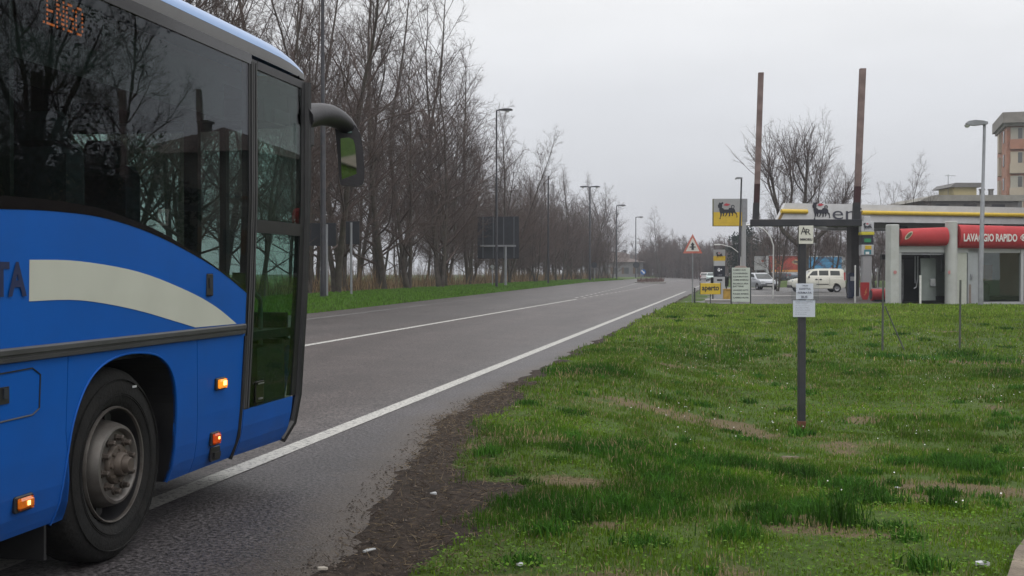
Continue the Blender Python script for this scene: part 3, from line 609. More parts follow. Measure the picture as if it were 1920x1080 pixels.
b = MB(); b.box((XC, REAR-.01, 1.65), (2.5, .06, 2.7), 0, .02); bbuild(b, 'rear_panel', bus_blue); b = MB(); b.box((XC, REAR-.05, 2.3), (2.2, .03, .9)); bbuild(b, 'rear_window', frit)
# roof: grey cove, then blue dome with the sky reflection put into its lighter colour
half = [(1.28, 2.925), (1.278, 2.96), (1.273, 3.0)]; dome = [(1.272, 3.002), (1.264, 3.03), (1.247, 3.06), (1.215, 3.088), (1.16, 3.115), (1.05, 3.14), (.8, 3.165), (0, 3.18)]
def sweep(sec, name, m_):
    b = MB(); ys_ = [REAR, -3.9]+list(np.linspace(-3.5, 7.6, 12))+[7.9, 8.1, 8.24, 8.34, 8.40, 8.43]; rings = []
    for y in ys_:
        t = max(0, (y-7.6)/.83); dz = 1-.42*t**3; dx = 1-.02*t**3
        s_ = [(x*dx, 2.925+(z-2.925)*dz) for x, z in sec]; ring = [(XC+x, y, z) for x, z in s_]+[(XC-x, y, z) for x, z in reversed(s_) if x != 0]; rings.append(ring)
    n_ = len(rings[0])
    for r_ in rings: b.v += r_
    for i in range(len(rings)-1):
        for j in range(n_-1):
            if sec is half and j == len(sec)-1: continue
            a = i*n_+j; b.f.append((a, a+1, a+n_+1, a+n_))
    if sec is dome: b.f.append(tuple(range((len(rings)-1)*n_, len(rings)*n_)))
    else: b.f.append(tuple(range((len(rings)-1)*n_, len(rings)*n_)))
    return bbuild(b, name, m_, smooth=True)
sweep(half, 'roof_cove', cove); sweep(dome, 'roof', roof_sky_sheen)
# ---- interior seen through the glass
b = MB(); b.box((XC, 2.1, 2.78), (2.3, 12.2, .12)); b.box((-3.35, 1.8, 2.62), (.4, 10.6, .3)); b.box((-5.4, 1.8, 2.5), (.35, 11, .3)); b.box((XC, 8.15, 2.68), (2.3, .5, .22)); bbuild(b, 'ceiling_racks', inter)
b = MB(); b.box((XC-.35, 7.95, 1.0), (1.6, .75, .22), 0, .05); b.box((XC+.9, 7.9, .75), (.6, .5, .5)); bbuild(b, 'dashboard', inter)
b = MB(); b.box((-4.80, 6.9, 1.9), (1.42, .05, 1.7)); bbuild(b, 'driver_partition', inter)
b = MB(); b.box((-3.60, 7.6, 1.8), (.10, .05, 2.1)); b.box((-3.68, 8.30, 1.7), (.05, .06, 1.8)); bbuild(b, 'partition_post', inter)
b = MB(); b.tube([(-3.28, 8.0, 1.0), (-3.28, 8.0, 1.32), (-3.33, 7.9, 1.42), (-3.5, 7.75, 1.42), (-3.75, 7.75, 1.42)], .018, 8); b.tube([(-3.22, 7.6, .9), (-3.22, 7.6, 1.4), (-3.3, 7.55, 1.46), (-3.6, 7.5, 1.46)], .018, 8); bbuild(b, 'grab_rail', mat('grab_rail_grey', (.06, .08, .08), .5), smooth=True)
b = MB(); b.box((-3.50, 8.22, 1.40), (.15, .05, .22)); bbuild(b, 'ticket_machine', inter)
b = MB(); b.box((-4.3, 8.3, 1.12), (2.2, .04, .2)); bbuild(b, 'dash_top', inter)
def seat(x, y, w_=.46):
    s_ = MB(); s_.box((x, y, 1.42), (w_, .46, .14), 0, .05); s_.box((x, y-.24, 1.80), (w_, .13, .72), 0, .06); o = bbuild(s_, 'seat', mat('seat_fabric', (.03, .03, .04), .95, 0, .4, 30), smooth=True)
    s_ = MB(); s_.box((x, y-.24, 2.22), (w_*.62, .11, .2), 0, .05); s_.tube([(x-.1, y-.24, 2.1), (x-.1, y-.24, 2.2)], .012, 5); s_.tube([(x+.1, y-.24, 2.1), (x+.1, y-.24, 2.2)], .012, 5); h = bbuild(s_, 'headrest', MATS['seat_fabric'], smooth=True); h.parent = o
seat(-3.80, 7.05, .46)
for yy in (5.75, 4.75, 3.75, 2.75): seat(-3.42, yy); seat(-3.90, yy); seat(-4.85, yy); seat(-5.32, yy)
b = MB(); b.box((-3.75, 8.2, .72), (1.08, .06, .62)); b.box((-4.25, 7.8, .9), (.05, .9, 1.0)); b.box((-3.8, 7.8, .40), (1.0, .85, .05)); b.box((-3.75, 7.4, .8), (1.0, .05, .85)); bbuild(b, 'step_well', inter)
# dot matrix display behind the glass
GL = {'E': ['11111', '10000', '10000', '11110', '10000', '10000', '11111'], 'N': ['10001', '11001', '11001', '10101', '10011', '10011', '10001'], 'G': ['01110', '10001', '10000', '10111', '10001', '10001', '01110'], 'O': ['01110', '10001', '10001', '10001', '10001', '10001', '01110'], '.': ['0', '0', '0', '0', '0', '0', '1']}
b = MB(); yA, zA = sp(84, 38, -3.14); yB, zB = sp(159, 70, -3.14); hgt = .125; b.box((-3.175, (yA+yB)/2-.3, zB+.06), (.05, 1.3, .2)); led_box = bbuild(b, 'route_display', inter)
b = MB(); cols = []; xx = 0
for ch in '.ENGO':
    g = GL[ch]
    for r_ in range(7):
        for c_ in range(len(g[0])):
            if g[r_][c_] == '1': cols.append((xx+c_, r_))
    xx += len(g[0])+1
dy = (yB-yA)/(xx-1)
for c_, r_ in cols: b.box((-3.145, yA+c_*dy, zB+.005+(6-r_)*hgt/6), (.004, dy*.55, .010))
lo = bbuild(b, 'lit_lettering', mat('display_dots', (.5, .1, .02), .6, emit=(1, .20, .03), es=.6)); lo.parent = led_box
# ---- mirror
b = MB(); P = [sp(px, py, -3.05) for px, py in ((582, 222), (610, 214), (640, 222), (662, 248), (672, 290), (672, 336))]
P3 = [(-3.12+min(1, i*.3)*.06, y, z) for i, (y, z) in enumerate(P)]; cp = cr_spline(P3, 5)
b.tube(cp, [.098-.012*min(1, i/6) if i < 8 else .086-.045*min(1, (i-8)/14) for i in range(len(cp))], 12); b.box((-3.12, 8.44, sp(585, 235, -3.05)[1]-.03), (.12, .20, .30), 0, .04)
arm = bbuild(b, 'mirror_arm', mat('mirror_housing', (.014, .012, .016), .5, 0, .15, 14, bump=.15), smooth=True)
MC = Vector((-3.04, sp(655, 290, -3.05)[0], sp(655, 290, -3.05)[1])); MU = Vector((.95, .31, 0)).normalized(); MN = Vector((MU.y, -MU.x, 0)); mk = F/(MC.dot(FW))
def mq(px, py): return ((px-655)/mk/MU.dot(RT), -(py-290)/mk)
hs = spl([mq(*p) for p in ((626, 234), (640, 229), (658, 231), (672, 250), (679, 290), (680, 335), (672, 348), (643, 347), (635, 340), (631, 290), (626, 234))], 3)[:-1]
b = MB(); b.prism(hs, (MC+MN*.02, MU, Z_, -MN), .12); b.prism([(x*.93, z*.95) for x, z in hs], (MC-MN*.10, MU, Z_, -MN), .05); hsng = bbuild(b, 'mirror_housing', MATS['mirror_housing']); hsng.parent = arm
mgl = spl([mq(*p) for p in ((636, 261), (659, 262), (665, 300), (666, 338), (660, 344), (643, 343), (639, 336), (636, 261))], 3)[:-1]
cy = sum(a[0] for a in mgl)/len(mgl); cz = sum(a[1] for a in mgl)/len(mgl)
mm = mat('mirror_glass', (.42, .46, .46), .03, 1.0, .02); b = MB(); N2 = Vector((.36, -.90, -.19)).normalized(); U2 = Vector((.92, .38, 0)).normalized()
b.prism([(y-cy, z-cz) for y, z in mgl], (MC+MN*.030+MU*cy+Z_*cz, U2, N2.cross(U2)*-1 if N2.cross(U2).z < 0 else N2.cross(U2), N2), .006)
g_ = bbuild(b, 'mirror_glass', mm); g_.parent = arm
b = MB(); sx, sz = mq(648, 246); c_ = MC+MN*.026+MU*sx+Z_*sz; b.prism([(-.05, -.014), (.045, -.022), (.03, .02), (-.04, .024)], (c_, MU, Z_, MN), .008)
bbuild(b, 'spot_mirror', mat('spot_mirror', (.06, .10, .09), .15, .6))
# ---- wheels
def wheel(x, y, side):
    s = side; root = MB()
    prof = [(.300, -.27), (.40, -.27), (.47, -.265), (.495, -.25), (.507, -.22), (.509, -.07), (.500, -.035), (.478, -.008), (.455, .004), (.42, .012), (.38, .014), (.34, .006), (.315, -.008), (.300, -.03)]
    b = MB(); b.lathe([(r_, h*s) for r_, h in prof], (x, y, WZ), 'x', 56)
    for rr in (.446, .372, .362): b.lathe([(rr-.003, s*.008), (rr-.002, s*.017), (rr+.002, s*.017), (rr+.003, s*.008)], (x, y, WZ), 'x', 56)
    for k in range(64):   # tread shoulder blocks
        a = k*2*math.pi/64; c_, d_ = math.cos(a), math.sin(a)
        b.add([(x+s*(-.035), y+d_*.503+c_*.012, WZ+c_*.503-d_*.012), (x+s*(-.035), y+d_*.503-c_*.012, WZ+c_*.503+d_*.012), (x-s*.10, y+d_*.514-c_*.012, WZ+c_*.514+d_*.012), (x-s*.10, y+d_*.514+c_*.012, WZ+c_*.514-d_*.012)], [(0, 1, 2, 3)])
    whl = bbuild(b, 'wheel', M['rubber'], smooth=True)
    rimm = mat('rim_steel', (.15, .14, .13), .45, .55, .2, 8, dirt=(.06, .045, .035), dscale=6, damt=.75)
    b = MB(); b.lathe([(r_, h*s) for r_, h in [(.305, -.012), (.300, .004), (.293, .002), (.290, -.012)]], (x, y, WZ), 'x', 56)
    r_ = bbuild(b, 'rim', rimm, smooth=True); r_.parent = whl
    b = MB(); b.lathe([(r2, h2*s) for r2, h2 in [(.2895, -.012), (.281, -.06), (.265, -.115), (.252, -.15), (.20, -.155)]], (x, y, WZ), 'x', 56); r3 = bbuild(b, 'rim_barrel', dark_trim, smooth=True); r3.parent = whl  # barrel coloured dark, shade of the deep gap put into it
    b = MB(); b.lathe([(r_, h*s) for r_, h in [(.240, -.15), (.236, -.10), (.226, -.05), (.216, -.01), (.204, .018), (.188, .022), (.178, .012), (.172, -.004), (.10, -.004), (.0, -.004)]], (x, y, WZ), 'x', 48)
    d2 = bbuild(b, 'wheel_disc', rimm, smooth=True); d2.parent = whl
    for k in range(8):
        b = MB(); a = k*math.pi/4+.2; b.lathe([(0, .0), (.032, .0), (.034, .004), (0, .006)], (x+s*(-.072), y+math.sin(a)*.238, WZ+math.cos(a)*.238), 'x', 12)
        h_ = bbuild(b, 'hand_hole', M['black']); h_.parent = whl
    nutm = mat('wheel_nut_steel', (.085, .07, .06), .6, .5, .3, 30)
    for k in range(10):
        a = k*math.pi/5+.1; b = MB(); b.lathe([(.023, -.006), (.023, .008), (.0165, .009), (.0155, .036), (.009, .040), (.0, .040)], (x+s*0, y+math.sin(a)*.138, WZ+math.cos(a)*.138), 'x', 6)
        if s < 0: b.v = [(2*x-vx, vy, vz) for vx, vy, vz in b.v]
        n_ = bbuild(b, 'wheel_nut', nutm); n_.parent = whl
    hubm = mat('hub_steel', (.11, .09, .075), .6, .4, .3, 12, dirt=(.05, .035, .025), dscale=9, damt=.6)
    b = MB(); b.lathe([(r_, h*s) for r_, h in [(.105, -.006), (.104, .012), (.098, .02), (.066, .022), (.062, .05), (.055, .058), (.045, .058), (.040, .082), (.034, .088), (.0, .088)]], (x, y, WZ), 'x', 32)
    for k in range(8): a = k*math.pi/4; b.lathe([(.012, .018), (.011, .032), (.0, .033)] if s > 0 else [(.012, -.018), (.011, -.032), (.0, -.033)], (x, y+math.sin(a)*.083, WZ+math.cos(a)*.083), 'x', 6)
    hb = bbuild(b, 'hub', hubm, smooth=True); hb.parent = whl
    return whl
wheel(-3.185, WY, 1); wheel(-3.185, RW, 1); wheel(2*XC+3.185, WY, -1); wheel(2*XC+3.185, RW, -1)
# tyre maker's mark: small pale rectangle on the side wall
b = MB(); b.box((-3.168, WY+.175, WZ+.392), (.003, .045, .012)); bbuild(b, 'sidewall_mark', M['light_metal'])
# ------------------------------------------------------------------ end of bus
# ================================================================== BUS STOP FRAME
def frame_post():
    Z = 13.55; p = at(1503.5, Z); r = empty('sign_frame', (p.x, p.y, float(Tz(p.x, p.y))), 0, 'dark T-shaped metal frame with two tall rusty uprights standing alone on the lawn', 'sign frame')
    r.rotation_euler = (0, 0, TH*.9)
    k = F/Z; g = -r.location.z
    def zz(py): return zat(py, Z)+g
    def xx(px): return (px-1504)/k
    b = MB(); b.box((0, 0, (zz(425)+0)/2), (.08, .08, zz(425)), 0, .006); b.build('post', M['dark_metal'], r)
    b = MB(); b.box((0, 0, .05), (.088, .088, .15), 0, .006); b.build('rusty_foot', mat('rust', (.12, .045, .025), .9, 0, .3, 20, bump=.4), r)
    b = MB(); b.box((xx(1511), 0, zz(418)), (206/k, .085, 13/k), 0, .004); cb = b.build('crossbar', M['dark_metal'], r)
    b = MB(); b.box((xx(1510), -.04, zz(424.5)), (.075, .02, .018)); o = b.build('bracket', M['dark_metal'], r)
    for (x0, y0_, x1, y1_, wd) in ((1418, 412, 1426.5, 137, .056), (1605, 412, 1616, 130, .064)):
        b = MB(); ym = 345 if x0 < 1500 else 350; xm = x0+(x1-x0)*(y0_-ym)/(y0_-y1_)
        def bar(xa, ya, xb, yb, m_, nm, wd_=wd):
            b = MB(); za, zb_ = zz(ya), zz(yb); h = wd_/2
            b.v = [(xx(xa)-h, -h, za), (xx(xa)+h, -h, za), (xx(xa)+h, h, za), (xx(xa)-h, h, za), (xx(xb)-h, -h, zb_), (xx(xb)+h, -h, zb_), (xx(xb)+h, h, zb_), (xx(xb)-h, h, zb_)]
            b.f = [(3, 2, 1, 0), (4, 5, 6, 7), (0, 1, 5, 4), (1, 2, 6, 5), (2, 3, 7, 6), (3, 0, 4, 7)]; return b.build(nm, m_, r)
        up = bar(xm, ym, x1, y1_, M['rusty'], 'upright'); lo_ = bar(x0, y0_, xm, ym, M['maroon'] if x0 < 1500 else M['maroon'], 'upright_sleeve', wd*1.04)
        lo2 = bar(x0-.8, y0_+2, x0+.6, y0_-32, M['dark_metal'], 'upright_socket', wd*1.12)
    # plaque
    b = MB(); cx, cz = xx(1509.5), zz(440.5); W_, H_ = 27/k, 34/k
    b.box((cx, -.054, cz), (W_, .006, H_), 0, .002); pq = b.build('plaque', M['plaque'], r)
    f = fr((cx-W_/2, -.058, cz-H_/2), X_, Z_); b = MB()
    b.text('A', f, W_*.12, H_*.52, W_*.40, H_*.40, 0); b.text('R', f, W_*.46, H_*.49, W_*.36, H_*.33, 0); b.text('IMMOBILI', f, W_*.08, H_*.18, W_*.84, H_*.13, .03); b.build('plaque_lettering', M['ink'], pq)
    # two sheets in clear sleeves
    b = MB(); cx, W_, zt, zb_ = xx(1507.5), 32/k, zz(531.5), zz(561); H_ = zt-zb_
    b.box((cx, -.048, (zt+zb_)/2), (W_, .003, H_)); s1_ = b.build('notice_sheet', M['paper'], r, label='upper paper notice telling that buses do not stop')
    f = fr((cx-W_/2, -.0505, zb_), X_, Z_); b = MB(); g_ink = M['grey_ink']
    b.text('NON', f, W_*.38, H_*.82, W_*.30, H_*.10, .02); b.text('SI EFFETTUA', f, W_*.18, H_*.60, W_*.66, H_*.13, .02); b.text('FERMATA', f, W_*.10, H_*.35, W_*.80, H_*.14, .02); b.text('BUS', f, W_*.30, H_*.07, W_*.36, H_*.16, .03); b.build('notice_lettering', g_ink, s1_)
    b = MB(); cx, W_, zt, zb_ = xx(1506.5), 41/k, zz(563), zz(594); H_ = zt-zb_
    b.box((cx, -.048, (zt+zb_)/2), (W_, .003, H_)); s2_ = b.build('notice_sheet', M['paper'], r, label='lower paper notice with small print')
    f = fr((cx-W_/2, -.0505, zb_), X_, Z_); b = MB()
    b.text('AVVISO ALLA CLIENTELA', f, W_*.10, H_*.88, W_*.8, H_*.06, .02)
    rr = random.Random(3)
    for i, t in enumerate(('si informa che dal giorno la fermata', 'viene soppressa per lavori stradali', 'i bus in transito non effettuano', 'la fermata fino a nuovo avviso', 'fermata sostitutiva in paese', 'ci scusiamo per il disagio', 'la direzione')):
        b.text(t, f, W_*.10, H_*(.78-i*.105), W_*rr.uniform(.5, .78), H_*.04, .0)
    b.build('notice_lettering', g_ink, s2_)
    slv = glass('plastic_sleeve', (.93, .94, .95), 1.4, .6)
    b = MB(); b.box((xx(1508), -.056, zz(547)), (52/k, .001, 34/k)); b.build('clear_sleeve', slv, r); b = MB(); b.box((xx(1507), -.057, zz(579)), (47/k, .001, 37/k)); b.build('clear_sleeve', slv, r)
frame_post()
# ================================================================== LAMPS
def cobra(b, x, z, s=1, L=.8, fat=1.0):
    """flattened lantern head pointing along s*x"""
    P = [(0, .07), (.25, .11), (.6, .13), (.9, .10), (1, .03), (.95, -.02), (.55, -.05), (.2, -.02), (0, -.01)]
    b.prism([(x+s*a*L, z+c*L*fat) for a, c in P], (Vector((0, -.13, 0)), X_, Z_, Y_), .26)
def lamp_post(px, Z, ytop, L=1.0, s=1, lab='', double=False, r0=.085, z0=None, m_=None, grp='street lamps along the left verge', lean=0):
    p = at(px, Z); g = float(Tz(p.x, p.y)) if z0 is None else z0; H = zat(ytop, Z)-g
    r = empty('street_lamp', (p.x, p.y, g-.05), TH*.6, lab, 'street lamp', grp); mm_ = m_ or M['dark_metal']
    b = MB(); b.tube([(0, 0, 0), (0, 0, 1.0), (0, 0, 1.05), (lean*.5, 0, H*.62), (lean*.51, 0, H*.625), (lean, 0, H)], [r0*1.15, r0*1.1, r0, r0*.85, r0*.68, r0*.6], 10); b.build('pole', mm_, r, smooth=True)
    for d in ((s, -s) if double else (s,)):
        b = MB(); b.tube([(lean, 0, H-.02), (lean+d*.25*L, 0, H+.05)], r0*.5, 8); cobra(b, lean+d*(.2 if not m_ else -.12)*L, H, d, L, 1.0 if not m_ else 1.5); h_ = b.build('lamp_head', M['grey_metal'] if m_ else M['dark_metal'], r)
        b = MB(); b.lathe([(0, -.17*L), (.09*L, -.15*L), (.13*L, -.08*L), (.14*L, -.03*L)], (lean+d*.82*L, 0, H), 'z', 12); g_ = b.build('lamp_glass', mat('lamp_glass', (.42, .42, .40), .3, 0, .05), r, smooth=True); g_.parent = h_
    return r
lamp_post(606, 42, -30, .8, 1, 'thick dark street lamp post nearest the bus, its head out of frame', r0=.10)
lamp_post(931, 75, 206, .85, 1, 'dark street lamp in front of the big sign seen from behind', r0=.08)
lamp_post(1106, 141, 350, 1.0, 1, 'two-headed dark street lamp at the end of the tree row', True, r0=.14)
lamp_post(1156, 172, 385, 1.1, 1, 'slim street lamp left of the small far lamp, against the sky', r0=.11)
lamp_post(1192, 208, 407, 1.1, 1, 'farthest tall street lamp, with a round sign on its post', r0=.12)
lamp_post(1839, 50, 231, .86, -1, 'grey street lamp with a bulky head in front of the car wash', r0=.10, m_=M['grey_metal'], grp='lamps at the petrol station', lean=.12)
lamp_post(1385, 61, 333, .35, -1, 'thin leaning lamp pole touching the square yellow and grey sign', r0=.07, m_=M['dark_metal'], grp='lamps at the petrol station', lean=.13)
lamp_post(1440-1, 0.1+240, 412, 1.0, -1, 'distant lamp among dark woods behind the petrol station', r0=.1, grp='lamps at the petrol station') if False else None
def arc_lamp(px, Z, ytop, lab, base=None):
    p = at(px, Z); H = zat(ytop, Z)+.02; r = empty('arched_lamp', (p.x, p.y, -.02), TH, lab, 'street lamp', 'white arched lamps on the forecourt')
    s = F/Z; b = MB(); b.tube([(0, 0, 0), (0, 0, H*.72), (-6/s, 0, H*.84), (-18/s, 0, H*.94), (-38/s, 0, H)], [.045, .04, .035, .03, .03], 8); b.build('pole', M['white_paint'], r, smooth=True)
    b = MB(); b.box((-44/s, 0, H-.03), (.55, .16, .09), 0, .03); b.build('lamp_head', M['white_paint'], r)
arc_lamp(1450, 70, 421, 'white arched lamp pole standing just right of the silver car')
arc_lamp(1389, 100, 458, 'white arched lamp partly hidden behind the white price board')
# ================================================================== SIGN BACKS ON THE LEFT
def sign_back(name, px, Z, x0, x1, y0_, y1_, lab, big=False):
    p = at(px, Z); g = float(Tz(p.x, p.y)); s = F/Z; r = empty(name, (p.x, p.y, g-.05), TH*.5, lab, 'road sign', 'road signs seen from behind'); g2 = g-.05
    a, c = (x0-px)/s, (x1-px)/s; z0_, z1_ = zat(y1_, Z)-g2, zat(y0_, Z)-g2
    b = MB(); b.box(((a+c)/2, .05, (z0_+z1_)/2), (c-a, .04, z1_-z0_), 0, .01); b.build('panel', mat('sign_back', (.022, .024, .032), .6, .2, .2, 2), r)
    b = MB(); b.tube([(0, -.03, 0), (0, -.03, z1_-.05 if not big else zat(460, Z)-g2)], .05 if not big else .085, 8); b.build('post', M['grey_metal'], r, smooth=True)
    if big:
        b = MB(); zz_ = zat(461, Z)-g2; b.box(((a+c)/2, -.06, zz_), (c-a-.4, .08, .12)); b.build('crossbar', M['grey_metal'], r)
        for f_ in (.13, .38, .63, .88): b = MB(); b.box((a+(c-a)*f_, 0, (z0_+z1_)/2), (.06, .05, (z1_-z0_)*.98)); b.build('stiffener', mat('stiffener_metal', (.09, .095, .11), .5, .3), r)
sign_back('road_sign', 613, 43.5, 560, 630, 418, 461, 'wide dark road sign back beside the thick lamp post next to the bus')
sign_back('road_sign', 659, 48, 648, 674, 415, 458, 'small upright dark road sign back on a slim grey pole')
sign_back('large_road_sign', 948, 81, 895, 973, 406, 485, 'large dark road sign back with grey crossbar in front of the trees', True)
def disc(px, py, Z, rad, m_, name, lab, cat, z0=None, post=True, face=True, off=-.1):
    p = at(px, Z); g = float(Tz(p.x, p.y)) if z0 is None else z0; r = empty(name, (p.x, p.y+off, g), TH*.5, lab, cat); z = zat(py, Z)-g
    b = MB(); b.lathe([(0, -.02), (rad, -.02), (rad, .02), (0, .02)], (0, -.06, z), 'y', 24); o = b.build('disc', m_, r)
    if post: b = MB(); b.tube([(0, 0, 0), (0, 0, z+rad*.8)], .035, 8); b.build('post', M['grey_metal'], r)
    return r, z, o
disc(1193, 497, 207.6, .55, mat('sign_back', (.022, .024, .032)), 'round_sign', 'round dark sign back on the post of the farthest lamp', 'road sign', off=-.22)
r, z, o = disc(1206, 510, 146, .33, M['signblue'], 'keep_right_sign', 'round blue keep right sign with a white arrow on the traffic island', 'road sign', z0=.33)
b = MB(); b.prism([(-.2, .2), (-.13, .26), (.08, .02), (.14, .09), (.2, -.2), (-.07, -.13), (0, -.06), (-.24, .13)], (Vector((0, -.085, z)), X_, Z_, -Y_), .004); b.build('arrow', M['white_paint'], o)
disc(1114, 497, 140.5, .35, mat('sign_back', (.022, .024, .032)), 'round_sign', 'small dark sign back beside the two-headed lamp', 'road sign', off=0)
disc(924, 500, 82, .13, M['light_metal'], 'reflector_post', 'short reflector post with a pale round cap under the big sign', 'post')
# thin pole in the trees
for px, Z, yt, lab in ((1028, 102, 330, 'thin dark pole rising inside the tree row'), (1135, 190, 470, 'thin far pole left of the slim lamp')):
    p = at(px, Z); g = float(Tz(p.x, p.y)); b = MB(); b.tube([(p.x, p.y, g-.1), (p.x, p.y, zat(yt, Z)*.5), (p.x, p.y, zat(yt, Z))], [.09, .08, .055], 8); tag(b.build('utility_pole', M['dark_metal']), lab, 'pole')
# ================================================================== VERGE SIGNS
def tri_sign():
    Z = 56; p = at(1298.5, Z); r = empty('warning_sign', (p.x, p.y, 0), TH*.3, 'red-bordered triangular crossroads warning sign on a grey post', 'road sign'); s = F/Z
    zt, zb = zat(438.5, Z), zat(475, Z); W_ = 36/s
    def tri(k): cz = zb+(zt-zb)*.36; return [(-W_/2*k, cz+(zb-cz)*k), (W_/2*k, cz+(zb-cz)*k), (0, cz+(zt-cz)*k)]
    b = MB(); b.prism(tri(1), (Vector((0, -.03, 0)), X_, Z_, Y_), .03); pl_ = b.build('border', M['signred'], r)
    b = MB(); b.prism(tri(.70), (Vector((0, -.036, 0)), X_, Z_, Y_), .004); f_ = b.build('face', M['signwhite'], pl_)
    cz = zb+(zt-zb)*.36; b = MB(); q = (Vector((0, -.042, cz-.03)), X_, Z_, Y_)
    b.prism([(-.055, -.14), (.055, -.14), (.055, -.03), (.14, -.03), (.14, .02), (.055, .02), (.055, .10), (.09, .10), (0, .22), (-.09, .10), (-.055, .10), (-.055, .02), (-.14, .02), (-.14, -.03), (-.055, -.03)], q, .003); b.build('symbol', M['ink'], pl_)
    b = MB(); b.tube([(0, .02, -.1), (0, .02, zt-.25)], .03, 8); b.build('post', M['grey_metal'], r)
tri_sign()
p = at(1302.5, 55.5); b = MB(); b.tube([(p.x, p.y, -.1), (p.x, p.y, .78)], .035, 8); b.box((p.x, p.y, .79), (.09, .09, .03)); tag(b.build('short_post', M['dark_metal']), 'short dark post right beside the triangular warning sign', 'post')
def aperto():
    Z = 55.5; p = at(1332, Z); r = empty('open_sign', (p.x, p.y, 0), TH, 'small yellow sign reading aperto on one leg by the forecourt', 'sign'); s = F/Z
    zt, zb = zat(531, Z), zat(552, Z); W_ = 38/s
    b = MB(); b.box((0, 0, (zt+zb)/2), (W_, .05, zt-zb), 0, .01); pn = b.build('panel', M['yellow'], r)
    b = MB(); b.text('aperto', fr((-W_/2, -.028, zb)), W_*.08, (zt-zb)*.2, W_*.84, (zt-zb)*.58, .03); b.build('lettering', M['ink'], pn)
    b = MB(); b.tube([(0, 0, -.05), (0, 0, zb)], .02, 6); b.build('leg', M['dark_metal'], r)
    for x in (-1, 1): b = MB(); b.box((x*(W_/2+.012), 0, (zt+zb)/2+.02), (.024, .06, zt-zb+.04)); b.build('side_rail', M['dark_metal'], r)
aperto()
def price_board():
    Z = 57.5; p = at(1389, Z); r = empty('services_board', (p.x, p.y, 0), TH, 'tall white board listing car services in dark letters', 'sign board'); s = F/Z
    zt, zb = zat(502, Z), zat(566, Z); W_ = 34/s
    b = MB(); b.box((0, 0, (zt+zb)/2), (W_, .06, zt-zb), 0, .008); pn = b.build('panel', mat('board_white', (.50, .54, .50), .5, 0, .04, 3), r)
    b = MB(); n_ = 14; b.prism([(-W_*.36, zt-.003)]+[(-W_*.36+W_*.72*i/n_, zt+.10*math.sin(math.pi*min(1, (i/n_)*1.0))**.5) for i in range(n_+1)]+[(W_*.36, zt-.003)], (Vector((0, -.03, 0)), X_, Z_, Y_), .05); b.build('arched_top', mat('board_top', (.36, .28, .26), .7), r)
    b = MB(); rows = ('CAMBIO OLIO', 'CONVERGENZA', 'EQUILIBRATURA', 'GOMME INVERNALI', 'RICARICA ARIA', 'BATTERIE', 'LAVAGGIO AUTO', 'PULIZIA INTERNI', 'CAMBIO FILTRI'); ws_ = (.70, .80, .84, .84, .84, .58, .84, .84, .84)
    ys_ = (.93, .83, .73, .64, .53, .45, .34, .23, .12)
    for t, w_, y_ in zip(rows, ws_, ys_): b.text(t, fr((-W_/2, -.033, zb)), W_*.07, (zt-zb)*(y_-.02), W_*w_, (zt-zb)*.048, .03)
    b.build('lettering', mat('board_ink', (.07, .08, .08), .7), pn)
    for x in (-1, 1): b = MB(); b.box((x*(W_/2+.03), 0, (zt-.12)/2), (.05, .06, zt+.12)); b.build('leg', M['dark_metal'], r)
price_board()
# emblem: traced outline, unit square
DOG = [(330,290),(322,278),(345,297),(390,297),(402,275),(418,278),(440,305),(425,328),(405,335),(405,400),(395,430),(430,440),(460,475),(570,475),(590,437),(640,428),(690,440),(720,440),(750,490),(762,545),(795,572),(805,640),(817,682),(785,690),(782,678),(795,660),(782,610),(740,570),(705,560),(690,640),(668,655),(662,640),(676,600),(640,562),(622,565),(620,650),(583,667),(580,655),(592,600),(575,562),(552,570),(512,650),(472,667),(470,655),(500,620),(515,567),(462,570),(450,650),(423,660),(418,650),(428,600),(400,565),(392,640),(362,690),(365,728),(333,732),(333,712),(355,680),(358,600),(330,510),(325,462),(332,442),(300,432),(290,380),(292,350),(310,340),(318,305)]
FLM = [(440,352),(512,308),(622,340),(580,366),(530,384),(450,368)]
def emblem(frame, x0, z0, sc_, parent, lift=.01):
    o, u, v, nn = frame
    def T(P): return [(x0+(x-290)/530*sc_, z0+(732-y)/530*sc_) for x, y in P]
    b = MB(); b.prism(T(DOG), (o+nn*lift*.2, u, v, nn), lift); a = np.linspace(.6, 5.8, 14)
    ring = [(690+47*math.sin(t), 400+47*math.cos(t)) for t in a]+[(690+28*math.sin(t), 400+28*math.cos(t)) for t in a[::-1]]; b.prism(T(ring), (o+nn*lift*.2, u, v, nn), lift)
    b.build('dog_emblem', M['dogblack'], parent); b = MB(); b.prism(T(FLM), (o+nn*lift*.2, u, v, nn), lift); b.build('flame', M['emred'], parent)
